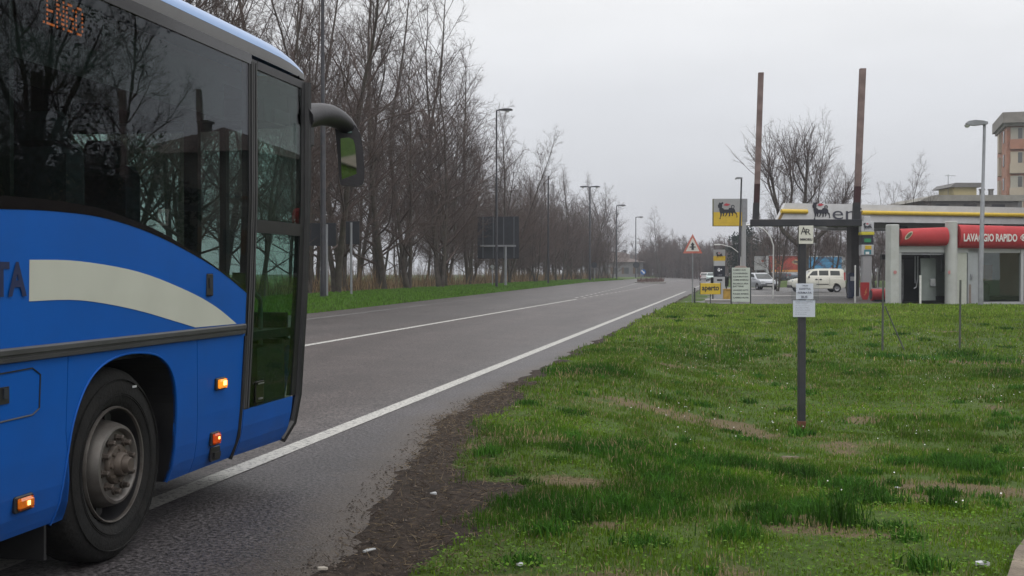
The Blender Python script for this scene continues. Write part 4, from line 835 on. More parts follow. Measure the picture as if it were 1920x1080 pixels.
def eni_sign():
    Z = 62; p = at(1394, Z); r = empty('brand_sign', (p.x, p.y, 0), TH, 'square grey and yellow petrol sign with a six-legged dog on a grey pole', 'petrol sign'); s = F/Z
    zt, zb = zat(373, Z), zat(423.5, Z); a, c = (1337-1394)/s, (1390-1394)/s; zm = zat(398, Z)
    b = MB(); b.box(((a+c)/2, 0, (zt+zm)/2), (c-a, .22, zt-zm)); pn = b.build('upper_panel', M['dull_grey'], r)
    b = MB(); b.box(((a+c)/2, 0, (zb+zm)/2), (c-a, .22, zm-zb-.002)); b.build('lower_panel', M['yellow'], r)
    b = MB(); b.box(((a+c)/2, 0, zb-.012), (c-a+.03, .25, .022)); b.box((a-.012, 0, (zb+zt)/2), (.022, .25, zt-zb)); b.build('frame_trim', mat('olive_trim', (.14, .13, .06), .6), r)
    emblem(fr((0, -.112, 0)), (1345-1394)/s, zat(411, Z), 37/s, r)
    b = MB(); b.box((0, .0, zt/2), (.22, .20, zt), 0, .02); b.build('pole', M['dull_grey'], r)
    b = MB(); b.box((.04, 0, (zt+zb)/2+.1), (.26, .24, zt-zb-.2)); b.build('side_box', mat('grey_side', (.24, .24, .26), .6), r)
eni_sign()
def price_totem():
    Z = 65; p = at(1348.5, Z); r = empty('price_totem', (p.x, p.y, 0), TH, 'slim grey fuel price totem with dark digit screen behind the aperto sign', 'totem'); s = F/Z; W_ = 20/s
    def seg_(y0_, y1_, m_, nm, k=1): b = MB(); b.box((0, 0, (zat(y0_, Z)+zat(y1_, Z))/2), (W_*k, .3*k, zat(y0_, Z)-zat(y1_, Z)-.003)); return b.build(nm, m_, r)
    seg_(468, 480, M['dull_grey'], 'top_panel'); seg_(480, 489, M['yellow'], 'yellow_band', 1.04); seg_(489, 498.5, M['light_metal'], 'grey_band')
    sc_ = seg_(498.5, 519, mat('screen_dark', (.02, .022, .035), .3), 'price_screen', 1.02); seg_(519, 562, M['light_metal'], 'base', .98)
    emblem(fr((0, -.155, 0)), -W_*.34, zat(484, Z), W_*.66, r)
    b = MB(); f = fr((-W_/2, -.156, 0)); b.text('G', f, W_*.30, zat(509, Z), W_*.22, .17, .06); b.text('9', f, W_*.56, zat(508, Z), W_*.16, .12, .06); b.build('digits', mat('lit_digits', (.6, .6, .62), .5, emit=(.8, .8, .85), es=.25), sc_)
    b = MB(); b.text('1459', f, W_*.32, zat(517.5, Z), W_*.4, .10, .03); b.text('SELF', f, W_*.3, zat(503.2, Z), W_*.24, .05, .02); b.build('small_digits', mat('dim_digits', (.2, .2, .23), .5), sc_)
    b = MB(); b.box((0, -.155, zat(525, Z)), (W_*.5, .02, .10), 0, .01); b.build('slot', M['ink'], r)
price_totem()
for px, w_, y0_, y1_, lab in ((1337, 9, 520, 535, 'dark litter bin left of the slim fuel price totem'), (1362, 9, 518, 537, 'dark litter bin right of the slim fuel price totem')):
    Z = 66; p = at(px, Z); r = empty('litter_bin', (p.x, p.y, 0), TH, lab, 'litter bin', 'bins beside the price totem'); s = F/Z; za, zb = zat(y0_, Z), zat(y1_, Z)
    b = MB(); b.lathe([(.02, zb), (w_/s*.42, zb), (w_/s*.55, za-.06), (w_/s*.5, za), (.02, za+.02)], (0, 0, 0), 'z', 14); b.build('drum', M['black'], r); b = MB(); b.tube([(0, 0, -.03), (0, 0, zb)], .04, 8); b.build('stem', M['dark_metal'], r)
p = at(1364, 63); b = MB(); b.box((p.x, p.y, .33), (.42, .4, .55), TH, .05); b.box((p.x, p.y, .63), (.46, .44, .05), TH, .02); tag(b.build('salt_box', mat('ochre_box', (.42, .26, .05), .8, 0, .25, 5)), 'ochre yellow grit box between the price totem and the white board', 'grit box')
b = MB(); q0, q1 = at(1322, 60.5), at(1376, 60.5); q2, q3 = at(1376, 63.2), at(1322, 63.2); b.prism([(q.x, q.y) for q in (q0, q1, q2, q3)], (Vector((0, 0, -.05)), X_, Y_, Z_), .17); tag(b.build('kerb_island', M['concrete']), 'low concrete kerb island under the slim price totem', 'kerb')
# fence posts on the lawn
for px, yb_, yt, lab, br in ((1655, 641, 527, 'thin bare fence post with a slanting brace on the lawn', 1), (1800, 641, 525, 'thin bare fence post without a brace on the lawn', 0)):
    Z = HC*F/(yb_-511); p = at(px, Z); g = float(Tz(p.x, p.y)); r = empty('fence_post', (p.x, p.y, g), 0, lab, 'fence post', 'leftover fence posts on the lawn'); h = zat(yt, Z)-g
    b = MB(); b.tube([(0, 0, -.1), (.01, 0, h)], .022, 6); b.build('post', M['grey_metal'] if 0 else mat('fence_metal', (.085, .09, .08), .7, .2, .3, 6), r)
    if br: b = MB(); b.tube([(.05, 0, h*.64), (.46, .05, .02)], .016, 5); b.build('brace', MATS['fence_metal'], r)
# ================================================================== PETROL STATION CANOPY
def canopy():
    A = at(1456, 64.5); B = at(1920, 69.2); u = (B-A).normalized(); v = Vector((-u.y, u.x, 0)); s = F/65
    r = empty('station_canopy', (A.x, A.y, 0), 0, 'long grey petrol station canopy with yellow stripe, dog emblem and letters', 'canopy'); r.rotation_euler = (0, 0, math.atan2(u.y, u.x))
    KS = math.tan(math.atan2(u.y, u.x)+R(12))
    def shear(b): b.v = [(x+max(0, y-.2)*KS, y, z) for x, y, z in b.v]; return b
    zt, zb = zat(381, 64.8), zat(414.5, 64.8); Lg = (B-A).length+2.5; D = 12
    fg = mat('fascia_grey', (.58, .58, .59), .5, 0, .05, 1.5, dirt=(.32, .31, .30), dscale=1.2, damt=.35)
    b = MB(); sl_ = .55
    b.prism([(0, zb), (Lg, zb), (Lg, zt), (sl_, zt)], (Vector((0, 0, 0)), X_, Z_, Y_), .25); fa = b.build('front_fascia', fg, r)
    b = MB(); b.prism([(.1, zb), (D, zb), (D, zt), (.1, zt)], (Vector((.55, .25, 0)), Y_, Z_, X_), .2); b.prism([(0, zb), (Lg, zb), (Lg, zt), (0, zt)], (Vector((0, D, 0)), X_, Z_, Y_), .25); shear(b).build('side_fascia', fg, r)
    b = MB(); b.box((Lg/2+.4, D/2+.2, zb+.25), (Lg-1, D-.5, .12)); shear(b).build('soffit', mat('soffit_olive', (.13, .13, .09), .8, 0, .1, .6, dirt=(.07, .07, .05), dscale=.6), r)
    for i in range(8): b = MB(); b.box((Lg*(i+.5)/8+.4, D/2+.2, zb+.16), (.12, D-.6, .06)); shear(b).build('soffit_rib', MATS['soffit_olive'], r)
    def PX(px): t = ((px-960)/F); n_ = RT*t+FW; # intersection with the fascia line
    def lx(px):
        d = FW+RT*((px-960)/F); det = d.x*(-u.y)+d.y*u.x; t = (A.x*(-u.y)+A.y*u.x)/det; q = d*t; return (q-A).dot(u)
    zs = zt-(zt-zb)*.47; hh = .12
    for a_, c_ in ((lx(1463.5), lx(1512)), (lx(1614.5), Lg)):
        b = MB(); b.tube([(a_, -.06, zs), (c_, -.06, zs)], hh, 14); b.build('yellow_stripe', M['yellow'], r, smooth=True)
    b = MB(); b.prism([(sl_*.46, zs-hh), (.02, zb), (.16, zb), (sl_*.46+.16, zs-hh)], (Vector((0, -.05, 0)), X_, Z_, Y_), .05); b.build('end_stripe', mat('brown_stripe', (.22, .14, .04), .6), r)
    f = fr((0, -.012, 0)); a_ = lx(1522.5); emblem(f, a_, zat(412, 65.5), (lx(1556)-a_), r, .03)
    b = MB(); em = mat('letter_dark', (.05, .05, .07), .5)
    e0 = lx(1560); e1 = lx(1615); b.text('eni', f, e0, zb+.12, e1-e0, .68*(zt-zb), .0, .012); lt = b.build('letters', em, r)
    for px, Z in ((1599, 72), (1690, 76), (1860, 73)):
        q = at(px, Z)-A; b = MB(); b.box((q.dot(u), q.dot(v), (zb+.2)/2), (.56, .56, zb+.2), 0, .04); b.build('column', mat('column_dark', (.085, .075, .075), .6, 0, .12, 2, dirt=(.05, .045, .04)), r)
canopy()
def pump_totem(px, Z, lab, base=562):
    p = at(px, Z); r = empty('pump_totem', (p.x, p.y, 0), TH, lab, 'fuel pump', 'fuel pump totems under the canopy'); s = F/66; W_ = 24/s
    zt_ = zat(418, 66)
    def bx(y0_, y1_, w_, m_, nm, par=None, dep=.5): b = MB(); z0_, z1_ = zat(y1_, 66), zat(y0_, 66); b.box((0, 0, (z0_+z1_)/2), (w_/s, dep, z1_-z0_-.004), 0, .02); return b.build(nm, m_, par or r)
    t_ = bx(416, 435, 24, M['light_metal'], 'sign_box'); bx(406, 416, 13, M['light_metal'], 'neck', None, .3)
    bx(435, 441, 25, mat('lime_yellow', (.52, .46, .03), .5), 'yellow_band', None, .54); bx(441, 459, 22, mat('screen_dark', (.02, .022, .035), .3), 'screen'); bx(459, 479, 23, M['light_metal'], 'terminal', None, .52)
    bx(479, 556, 17, M['dull_grey'], 'column', None, .4); bx(556, 566, 40, M['concrete'], 'plinth', None, .8)
    b = MB(); b.box((0, -.262, zat(451, 66)), (.36, .02, .2)); b.build('green_label', mat('green_sticker', (.02, .22, .08), .6), r)
    b = MB(); b.box((.03, -.272, zat(464, 66)), (.34, .02, .2)); b.build('yellow_label', M['yellow'], r); b = MB(); b.box((0, -.272, zat(473, 66)), (.38, .02, .24)); b.build('teal_label', mat('teal_sticker', (.03, .18, .22), .6), r)
    b = MB(); b.box((-.02, -.285, zat(474.5, 66)), (.2, .01, .14)); b.build('white_label', M['white_paint'], r)
    emblem(fr((0, -.255, 0)), -.24, zat(432.5, 66), .5, r); return r
pump_totem(1624, 66, 'fuel pump totem with green and yellow labels left of the car wash'); pump_totem(1866, 70, 'fuel pump totem whose top box shows above the red awning')
Z = 64.5; p = at(1622.5, Z); r = empty('extinguisher_box', (p.x, p.y, 0), TH, 'red fire extinguisher cabinet at the foot of the pump totem', 'extinguisher box')
b = MB(); b.prism([(-.22, .62), (-.2, .3), (-.1, .05), (.12, .05), (.2, .3), (.22, .98), (-.22, .98)], (Vector((0, 0, 0)), X_, Z_, Y_), .22); b.build('cabinet', M['red'], r)
b = MB(); b.prism([(-.09, .3), (.0, .38), (-.04, .44), (.10, .72), (.05, .5), (.1, .46), (-.02, .28)], (Vector((0, -.01, 0)), X_, Z_, Y_), .01); b.build('mark', mat('orange_mark', (.5, .2, .08), .6), r)
Z = 62; p = at(1647, Z); r = empty('red_barrel', (p.x, p.y, 0), TH, 'red barrel lying on its side left of the car wash column', 'barrel'); b = MB(); b.lathe([(0, -.38), (.29, -.38), (.31, -.36), (.31, .5), (.29, .52), (0, .52)], (0, 0, .36), 'x', 24); b.build('drum', M['red'], r, smooth=True)
b = MB(); b.lathe([(0, -.40), (.25, -.40), (.25, -.385)], (0, 0, .36), 'x', 20); b.build('dark_end', M['black'], r); b = MB(); b.box((0.1, 0, .06), (.7, .4, .10)); b.build('cradle', M['dark_metal'], r)
for px, Z, yt, yb_, w_, lab in ((1603.5, 60, 499, 566, .07, 'tall white pole in front of the dark canopy column'), (1645.5, 80, 503, 555, .08, 'white pole behind the red barrel')):
    p = at(px, Z); b = MB(); b.tube([(p.x, p.y, -.05), (p.x, p.y, zat(yt, Z))], w_/2, 8); b.lathe([(w_*.6, 0), (w_*.6, .05), (0, .07)], (p.x, p.y, zat(yt, Z)-.03), 'z', 10); tag(b.build('white_pole', M['white_paint']), lab, 'pole', 'white poles on the forecourt')
p = at(1597, 70); r = empty('fuel_pump', (p.x, p.y, 0), TH, 'dark blue fuel pump beside the dark canopy column', 'fuel pump'); b = MB(); b.box((0, 0, .75), (.42, .5, 1.5), 0, .05); b.build('cabinet', mat('pump_blue', (.02, .03, .07), .5), r)
b = MB(); b.tube([(-.23, 0, 1.1), (-.36, -.05, .7), (-.3, -.05, .3), (-.2, 0, .2)], .025, 6); b.build('hose', M['black'], r); b = MB(); b.box((0, -.26, 1.15), (.3, .02, .25)); b.build('display', M['light_metal'], r)
# ================================================================== CAR WASH
def wash():
    A = at(1664, 56); B = at(1920, 57.5); u = (B-A).normalized(); v = Vector((-u.y, u.x, 0))
    r = empty('car_wash', (A.x, A.y, 0), math.atan2(u.y, u.x), 'car wash building with red barrel awnings, grey columns and glazed bay', 'car wash')
    def lx(px):
        d = FW+RT*((px-960)/F); det = d.x*(-u.y)+d.y*u.x; t = (A.x*(-u.y)+A.y*u.x)/det; return (d*t-A).dot(u)
    def z_(py): return zat(py, 56.5)
    zt = z_(462); END = lx(2060)
    KS = math.tan(math.atan2(u.y, u.x)+R(9.5))
    def shear(b): b.v = [(x+max(0, y-.2)*KS, y, z) for x, y, z in b.v]; return b
    panel = mat('wash_panel', (.46, .47, .46), .5, 0, .06, 1.2, dirt=(.28, .27, .24), dscale=1.5, damt=.4); fr_m = mat('wash_frame', (.40, .41, .42), .45, .2, .06, 2)
    for a_, c_, nm in ((lx(1662.5), lx(1679), 'square_column'),): 
        b = MB(); b.box(((a_+c_)/2, -.1, z_(422)/2), (c_-a_, .5, z_(422)), 0, .03); b.build('column', panel, r)
        b = MB(); b.box((c_+.02, .25, z_(462)/2), (.16, .3, z_(462))); b.build('column_return', fr_m, r)
    for a_, c_ in ((lx(1769), lx(1789)), (lx(2000), lx(2020))):
        b = MB(); b.lathe([((c_-a_)/2, 0), ((c_-a_)/2, z_(416)), ((c_-a_)/2-.03, z_(415)), (0, z_(415))], ((a_+c_)/2, -.18, 0), 'z', 24); b.build('column', panel, r, smooth=True)
    # awnings: convex in section, slightly bowed along the length
    for a_, c_, y0_, y1_, ins in ((lx(1681), lx(1768.5), 426, 461, 4), (lx(1790.5), END, 423, 465, 0)):
        b = MB(); n_ = 12; m_ = 10; 
        for i in range(n_+1):
            t = i/n_; x = a_+(c_-a_)*t; zt_ = z_(y0_+(4 if ins else 0)*(1-t)**1.0-(2 if not ins else 0)+(5*t if not ins else 0)); zb_ = z_(y1_)-.02*math.sin(t*math.pi)
            for j in range(m_+1):
                w_ = j/m_; ang = w_*math.pi; b.v.append((x, -.12-.38*math.sin(ang)**.8, zt_+(zb_-zt_)*(1-math.cos(ang))/2))
        for i in range(n_):
            for j in range(m_): k = i*(m_+1)+j; b.f.append((k, k+1, k+m_+2, k+m_+1))
        b.f.append(tuple(range(m_+1))); b.f.append(tuple(range(n_*(m_+1)+m_, n_*(m_+1)-1, -1)))
        aw = b.build('awning', M['red_fabric'], r, smooth=True)
        if ins:
            b = MB(); cx, cz = lx(1692.5), z_(442.5); P = [(math.cos(q)*.26, math.sin(q)*.10) for q in np.linspace(0, 6.28, 18, endpoint=False)]; rot = .75
            P2 = [(cx+x*math.cos(rot)-y*math.sin(rot), cz+x*math.sin(rot)+y*math.cos(rot)) for x, y in P]; b.prism(P2, (Vector((0, -.525, 0)), X_, Z_, Y_), .01); lg = b.build('oval_logo', mat('logo_cream', (.5, .48, .36), .6), aw)
            b = MB(); P2 = [(cx+x*.74*math.cos(rot)-y*.7*math.sin(rot), cz+x*.74*math.sin(rot)+y*.7*math.cos(rot)) for x, y in P]; b.prism(P2, (Vector((0, -.54, 0)), X_, Z_, Y_), .01); b.build('logo_centre', mat('logo_olive', (.10, .11, .06), .6), lg)
        else:
            b = MB(); x0 = lx(1795); x1 = lx(1894.5); zc = z_(453); hh = z_(434)-zc; f = fr((0, -.512, 0)); b.text('LAVAGGIO RAPIDO', f, x0, zc, x1-x0, hh*.78, .035); b.text('\u20ac 7,00', f, lx(1900), zc-.02, (x1-x0)*.42, hh*.82, .035); b.build('lettering', mat('awning_white', (.66, .62, .60), .7), aw)
    # beam under the awnings
    b = MB(); b.box(((lx(1684)+END)/2, .05, z_(468)), (END-lx(1684), .2, .28)); b.build('lintel', fr_m, r)
    b = MB(); b.box(((lx(1684)+END)/2, 3.2, z_(440)), (END-lx(1684), 6, .3)); shear(b).build('roof', mat('wash_roof', (.2, .2, .2), .8), r)
    b = MB(); b.box(((lx(1684)+END)/2, 6.1, 1.4), (END-lx(1684), .15, 2.8)); b.box((lx(1687), 3.1, 1.4), (.12, 5.9, 2.8), 0); shear(b).build('back_wall', mat('wash_inner', (.05, .052, .055), .7, 0, .25, 1), r)
    # left bay, open
    b = MB(); b.box((lx(1686), -.02, z_(474)/2), (.12, .12, z_(474))); b.build('bay_frame', fr_m, r)
    b = MB(); b.box((lx(1726), -.02, z_(476.5)), (lx(1768)-lx(1686), .08, .06)); b.build('bay_rail', M['grey_metal'], r)
    b = MB(); b.box((lx(1733), 2.0, z_(481)), (lx(1768)-lx(1688), .2, .25)); b.build('machine_beam', M['black'], r)
    b = MB(); b.lathe([(.28, .1), (.33, .3), (.33, 2.0), (.26, 2.15), (0, 2.2)], (lx(1704), 1.1, 0), 'z', 20); b.build('wash_brush', mat('brush_dark', (.10, .10, .105), .9, 0, .5, 6, bump=.6, bscale=30), r)
    b = MB(); b.tube([(lx(1735), .9, z_(480)), (lx(1735), .9, 1.0)], .03, 8); b.tube([(lx(1740), .9, z_(480)), (lx(1740), .9, 1.2), (lx(1737.5), .9, .82), (lx(1733), .9, .75)], .035, 8); b.build('spray_pipe', mat('chromed_pipe', (.35, .36, .38), .3, .6), r)
    b = MB(); b.tube([(lx(1725.5), -.0, 0), (lx(1725.5), -.0, z_(516))], .055, 10); b.build('bay_bollard', M['white_paint'], r, smooth=True)
    b = MB(); b.box((lx(1755), .7, z_(524)), (lx(1770)-lx(1742), .08, z_(484)-z_(564))); b.build('bay_screen', mat('frosted_panel', (.20, .225, .215), .35, 0, .2, 1.4), r)
    b = MB(); b.box((lx(1762), .6, z_(530)), (.26, .12, .36), 0, .02); b.lathe([(0, -.02), (.07, -.02), (.07, 0)], (lx(1761), .53, z_(530)), 'y', 12); b.build('coin_unit', M['light_metal'], r)
    # middle wall and door
    def pn(a_, c_, m2, nm, y_=0.0, top=466): b = MB(); b.box(((lx(a_)+lx(c_))/2, y_, z_(top)/2), (lx(c_)-lx(a_)-.01, .10, z_(top)), 0, .006); return b.build(nm, m2, r)
    pn(1788, 1801, mat('wash_cream', (.48, .50, .45), .6, 0, .05, 1.5, dirt=(.3, .3, .25), damt=.4), 'wall_panel', .02); pn(1801, 1813, MATS['wash_cream'], 'wall_panel', .05); d_ = pn(1813.5, 1833, mat('wash_door', (.33, .35, .37), .5, 0, .06, 1.5, dirt=(.2, .2, .2), damt=.4), 'service_door', 0); pn(1833, 1842, fr_m, 'wall_panel', -.03)
    b = MB(); b.box((lx(1820), -.07, z_(517)), (.1, .04, .16)); b.box((lx(1819.5), -.07, z_(523)), (.12, .03, .08)); b.build('door_lock', M['grey_metal'], d_); b = MB(); b.box((lx(1787), -.2, z_(516)), (.07, .08, .08)); b.build('button', M['red'], r)
    b = MB(); b.box((lx(1817.5), -.052, .5), (.12, .01, .9)); b.build('rust_stain', mat('rust_stain', (.2, .16, .14), .8), d_)
    # glazed bay
    gx0, gx1 = lx(1842), lx(1911); pane = glass('wash_glass', (.68, .77, .72), 1.5, 1.8)
    b = MB(); b.box(((gx0+gx1)/2, 0, z_(515)), (gx1-gx0, .02, z_(467)-z_(563))); b.build('window', pane, r)
    for x in (gx1+.1, lx(1998)): b = MB(); b.box((x, -.03, z_(468)/2), (.14, .14, z_(468))); b.build('window_post', M['light_metal'], r)
    b = MB(); b.box(((gx0+END)/2, -.02, .06), (END-gx0, .16, .12)); b.box(((gx0+END)/2, -.02, z_(467)), (END-gx0, .13, .06)); b.build('window_sill', fr_m, r)
    b = MB(); b.box(((gx1+END)/2, 0.02, z_(515)), (END-gx1-.3, .02, z_(467)-z_(563))); b.build('window', pane, r)
    b = MB(); b.box((lx(1884), 2.5, 1.2), (.18, .18, 2.6)); b.box((lx(1870), 3.5, 2.0), (1.6, .1, .9)); b.box((lx(1896), 3, .5), (1.3, .8, 1.0), 0, .1); b.build('inner_shelving', mat('inner_grey', (.12, .13, .14), .7), r)
    b = MB(); b.box((lx(1903), 2.2, 1.5), (.5, .1, .8)); b.build('inner_poster', mat('poster_orange', (.4, .2, .08), .7), r)
    b = MB(); b.box(((gx0+END)/2, 4.5, 1.5), (END-gx0, .06, 2.4)); b.build('inner_wall', mat('inner_pale', (.34, .39, .36), .7, 0, .2, .8), r)
    for px in (1670.5, 1771.5): b = MB(); cx = lx(px); b.lathe([(0, -.01), (.085, -.01), (.085, 0)], (cx, -.37 if px < 1700 else -.39, z_(510.5)), 'y', 16); q = b.build('warning_disc', mat('faded_red_white', (.42, .25, .25) if 0 else (.45, .20, .20), .6), r)
wash()
# ================================================================== BILLBOARDS
def billboard(px0, px1, y0_, y1_, Z, lab, base, deco):
    p = at((px0+px1)/2, Z); s = F/Z; r = empty('billboard', (p.x, p.y, 0), TH, lab, 'billboard', 'billboards behind the forecourt'); W_ = (px1-px0)/s; zt, zb = zat(y0_, Z), zat(y1_, Z)
    b = MB(); b.box((0, 0, (zt+zb)/2), (W_, .12, zt-zb)); pn = b.build('poster', base, r)
    b = MB(); t = .14
    for c, d_ in (((0, 0, zt+t/2), (W_+2*t, .2, t)), ((0, 0, zb-t/2), (W_+2*t, .2, t)), ((-W_/2-t/2, 0, (zt+zb)/2), (t, .2, zt-zb)), ((W_/2+t/2, 0, (zt+zb)/2), (t, .2, zt-zb))): b.box(c, d_)
    b.build('frame', M['light_metal'], r)
    for x in (-.46, .46): b = MB(); b.box((x*W_, .12, (zb)/2), (.22, .1, zb+.1)); b.build('leg', M['grey_metal'], r)
    for k, (nm, m_, shp) in enumerate(deco):
        b = MB()
        for i, P in enumerate(shp): b.prism([(x*W_-W_/2, zb+y*(zt-zb)) for x, y in P], (Vector((0, -.065-.012*(k+1), 0)), X_, Z_, Y_), .01)
        b.build(nm, m_, pn)
def blob(cx, cy, rx, ry, n=9, j=.35, sd=1):
    q = random.Random(sd); return [(cx+math.cos(a)*rx*(1-q.random()*j), cy+math.sin(a)*ry*(1-q.random()*j)) for a in np.linspace(0, 6.28, n, endpoint=False)]
Z = 150
billboard(1441, 1512, 480, 510, Z, 'wide red advertising billboard with orange strip behind the forecourt', mat('poster_red', (.38, .05, .035), .6, 0, .35, .8),
 [('bottom_strip', mat('poster_amber', (.62, .30, .06), .6), [[(0, .02), (1, .02), (1, .13), (0, .13)]]), ('picture', mat('poster_mixed', (.35, .25, .14), .7, 0, .8, 4), [blob(.72, .62, .14, .2, 11, .4, 2)]), ('picture_dark', mat('poster_dark', (.06, .05, .05), .7), [blob(.72, .64, .08, .1, 9, .5, 5)]), ('headline', mat('poster_orange_text', (.5, .22, .06), .7), [[(.1, .72), (.26, .72), (.26, .78), (.1, .78)], [(.1, .60), (.38, .60), (.38, .67), (.1, .67)], [(.1, .44), (.34, .44), (.34, .50), (.1, .50)], [(.1, .34), (.40, .34), (.40, .40), (.1, .40)]])])
billboard(1513.5, 1578, 482, 512, Z-1, 'bright blue advertising billboard behind the white van', mat('poster_blue', (.05, .27, .52), .6, 0, .2, .5),
 [('bottom_strip', M['white_paint'], [[(0, .0), (1, .0), (1, .10), (0, .18)]]), ('bouquet', mat('poster_pink', (.55, .16, .14), .7, 0, .5, 4), [blob(.74, .20, .16, .17, 11, .3, 4), blob(.84, .12, .1, .12, 9, .3, 7)]), ('dark_shape', mat('poster_dark', (.06, .05, .05), .7), [blob(.72, .42, .05, .09, 7, .4, 8)]), ('scrawl', mat('poster_purple', (.18, .10, .30), .7), [blob(.22, .72, .03, .05, 6, .3, 9), blob(.33, .56, .07, .035, 8, .6, 10), blob(.38, .60, .035, .08, 8, .6, 11), blob(.5, .38, .03, .03, 6, .5, 12)])])
billboard(1417, 1437.5, 483, 504, 130, 'small white sign board with a dark emblem left of the red billboard', mat('board_pale', (.52, .52, .53), .6),
 [('emblem', M['signred'], [blob(.62, .7, .14, .13, 7, .2, 3)]), ('line', M['ink'], [[(.1, .42), (.9, .42), (.9, .46), (.1, .46)]]), ('emblem_dark', M['ink'], [blob(.62, .78, .05, .05, 6, .2, 3)])])
# tall pale post beside the boards
p = at(1438.5, 128); b = MB(); b.box((p.x, p.y, zat(480, 128)/2), (.25, .2, zat(480, 128))); tag(b.build('pale_post', M['light_metal']), 'pale square post at the left edge of the red billboard', 'post')
p = at(1583, 150); b = MB(); b.box((p.x, p.y, zat(482, 150)/2), (.35, .25, zat(482, 150))); tag(b.build('pale_post', M['light_metal']), 'pale square post at the right edge of the blue billboard', 'post')
# ================================================================== CARS
tyre_m = M['rubber']; alloy = mat('wheel_grey', (.22, .22, .23), .4, .5, .1)
cg = glass('car_glass', (.10, .13, .12), 1.5, 1.6)
def car(name, loc, rz, lab, cat, paint, L, W_, prof, green, wheels, wr, side_win, front=None, grp=None):
    """prof: lower body side outline (x,z), green: cabin outline; +x is the nose"""
    r = empty(name, loc, rz, lab, cat, grp)
    def hull(P, w0, w1, name, m_, z0=0, z1=1, par=None):
        # side outline skinned across with rounded shoulders
        b = MB(); k = len(P); cx = sum(p[0] for p in P)/k; cz = sum(p[1] for p in P)/k
        rows = []
        for t, sh in ((-1, .93), (-.97, .985), (-.88, 1), (.88, 1), (.97, .985), (1, .93)):
            rows.append([(cx+(x-cx)*sh, (w0+(w1-w0)*max(0, min(1, (z-z0)/(z1-z0))))*t, cz+(z-cz)*sh) for x, z in P])
        for q in rows: b.v += q
        for i in range(5):
            for j in range(k): b.f.append((i*k+j, i*k+(j+1) % k, (i+1)*k+(j+1) % k, (i+1)*k+j))
        tr = tessellate_polygon([[Vector((x, z, 0)) for x, z in P]])
        for t in tr: b.f.append(tuple(t)); b.f.append(tuple(5*k+i for i in t[::-1]))
        return b.build(name, m_, par or r, smooth=True)
    body = hull(prof, W_/2, W_/2*.97, 'body', paint, .2, 1.0)
    z0 = min(p[1] for p in green); z1 = max(p[1] for p in green)
    cab = hull(green, W_/2*.97, W_/2*.80, 'cabin', paint, z0, z1)
    for s in (-1, 1):
        for P in side_win:
            b = MB(); 
            b.add([(x, s*((W_/2*.97)+(W_/2*.80-W_/2*.97)*(z-z0)/(z1-z0)+.004), z) for x, z in P], [tuple(range(len(P)))]); b.build('side_window', cg, r)
        for wx in wheels:
            b = MB(); b.lathe([(wr*.62, -.1), (wr*.95, -.1), (wr, -.07), (wr, .07), (wr*.95, .1), (wr*.62, .1)], (wx, s*(W_/2-.09), wr), 'y', 24); t_ = b.build('wheel', tyre_m, r, smooth=True)
            b = MB(); b.lathe([(wr*.64, .09*s), (wr*.58, .07*s), (wr*.2, .05*s), (0, .09*s)], (wx, s*(W_/2-.09), wr), 'y', 24); rr = b.build('rim', alloy, r, smooth=True); rr.parent = t_
            b = MB(); b.lathe([(wr*1.16, -.05), (wr*1.16, .012), (wr*.5, .012)], (wx, s*(W_/2-.012)-(.0 if s > 0 else .0), wr+.02), 'y', 24) if 0 else None
    return r, body, cab
def quad(par, nm, m_, P): b = MB(); b.add(P, [tuple(range(len(P)))]); return b.build(nm, m_, par)
def boxp(par, nm, m_, c, d_, bev=.01): b = MB(); b.box(c, d_, 0, bev); return b.build(nm, m_, par)
cream = mat('cream_car_paint', (.62, .61, .53), .35, 0, .03, 2, coat=.4, dirt=(.35, .33, .28), dscale=2, damt=.2)
headl = mat('headlight_glass', (.45, .47, .48), .15, .2, .1); redl = mat('tail_lamp', (.40, .02, .02), .3)
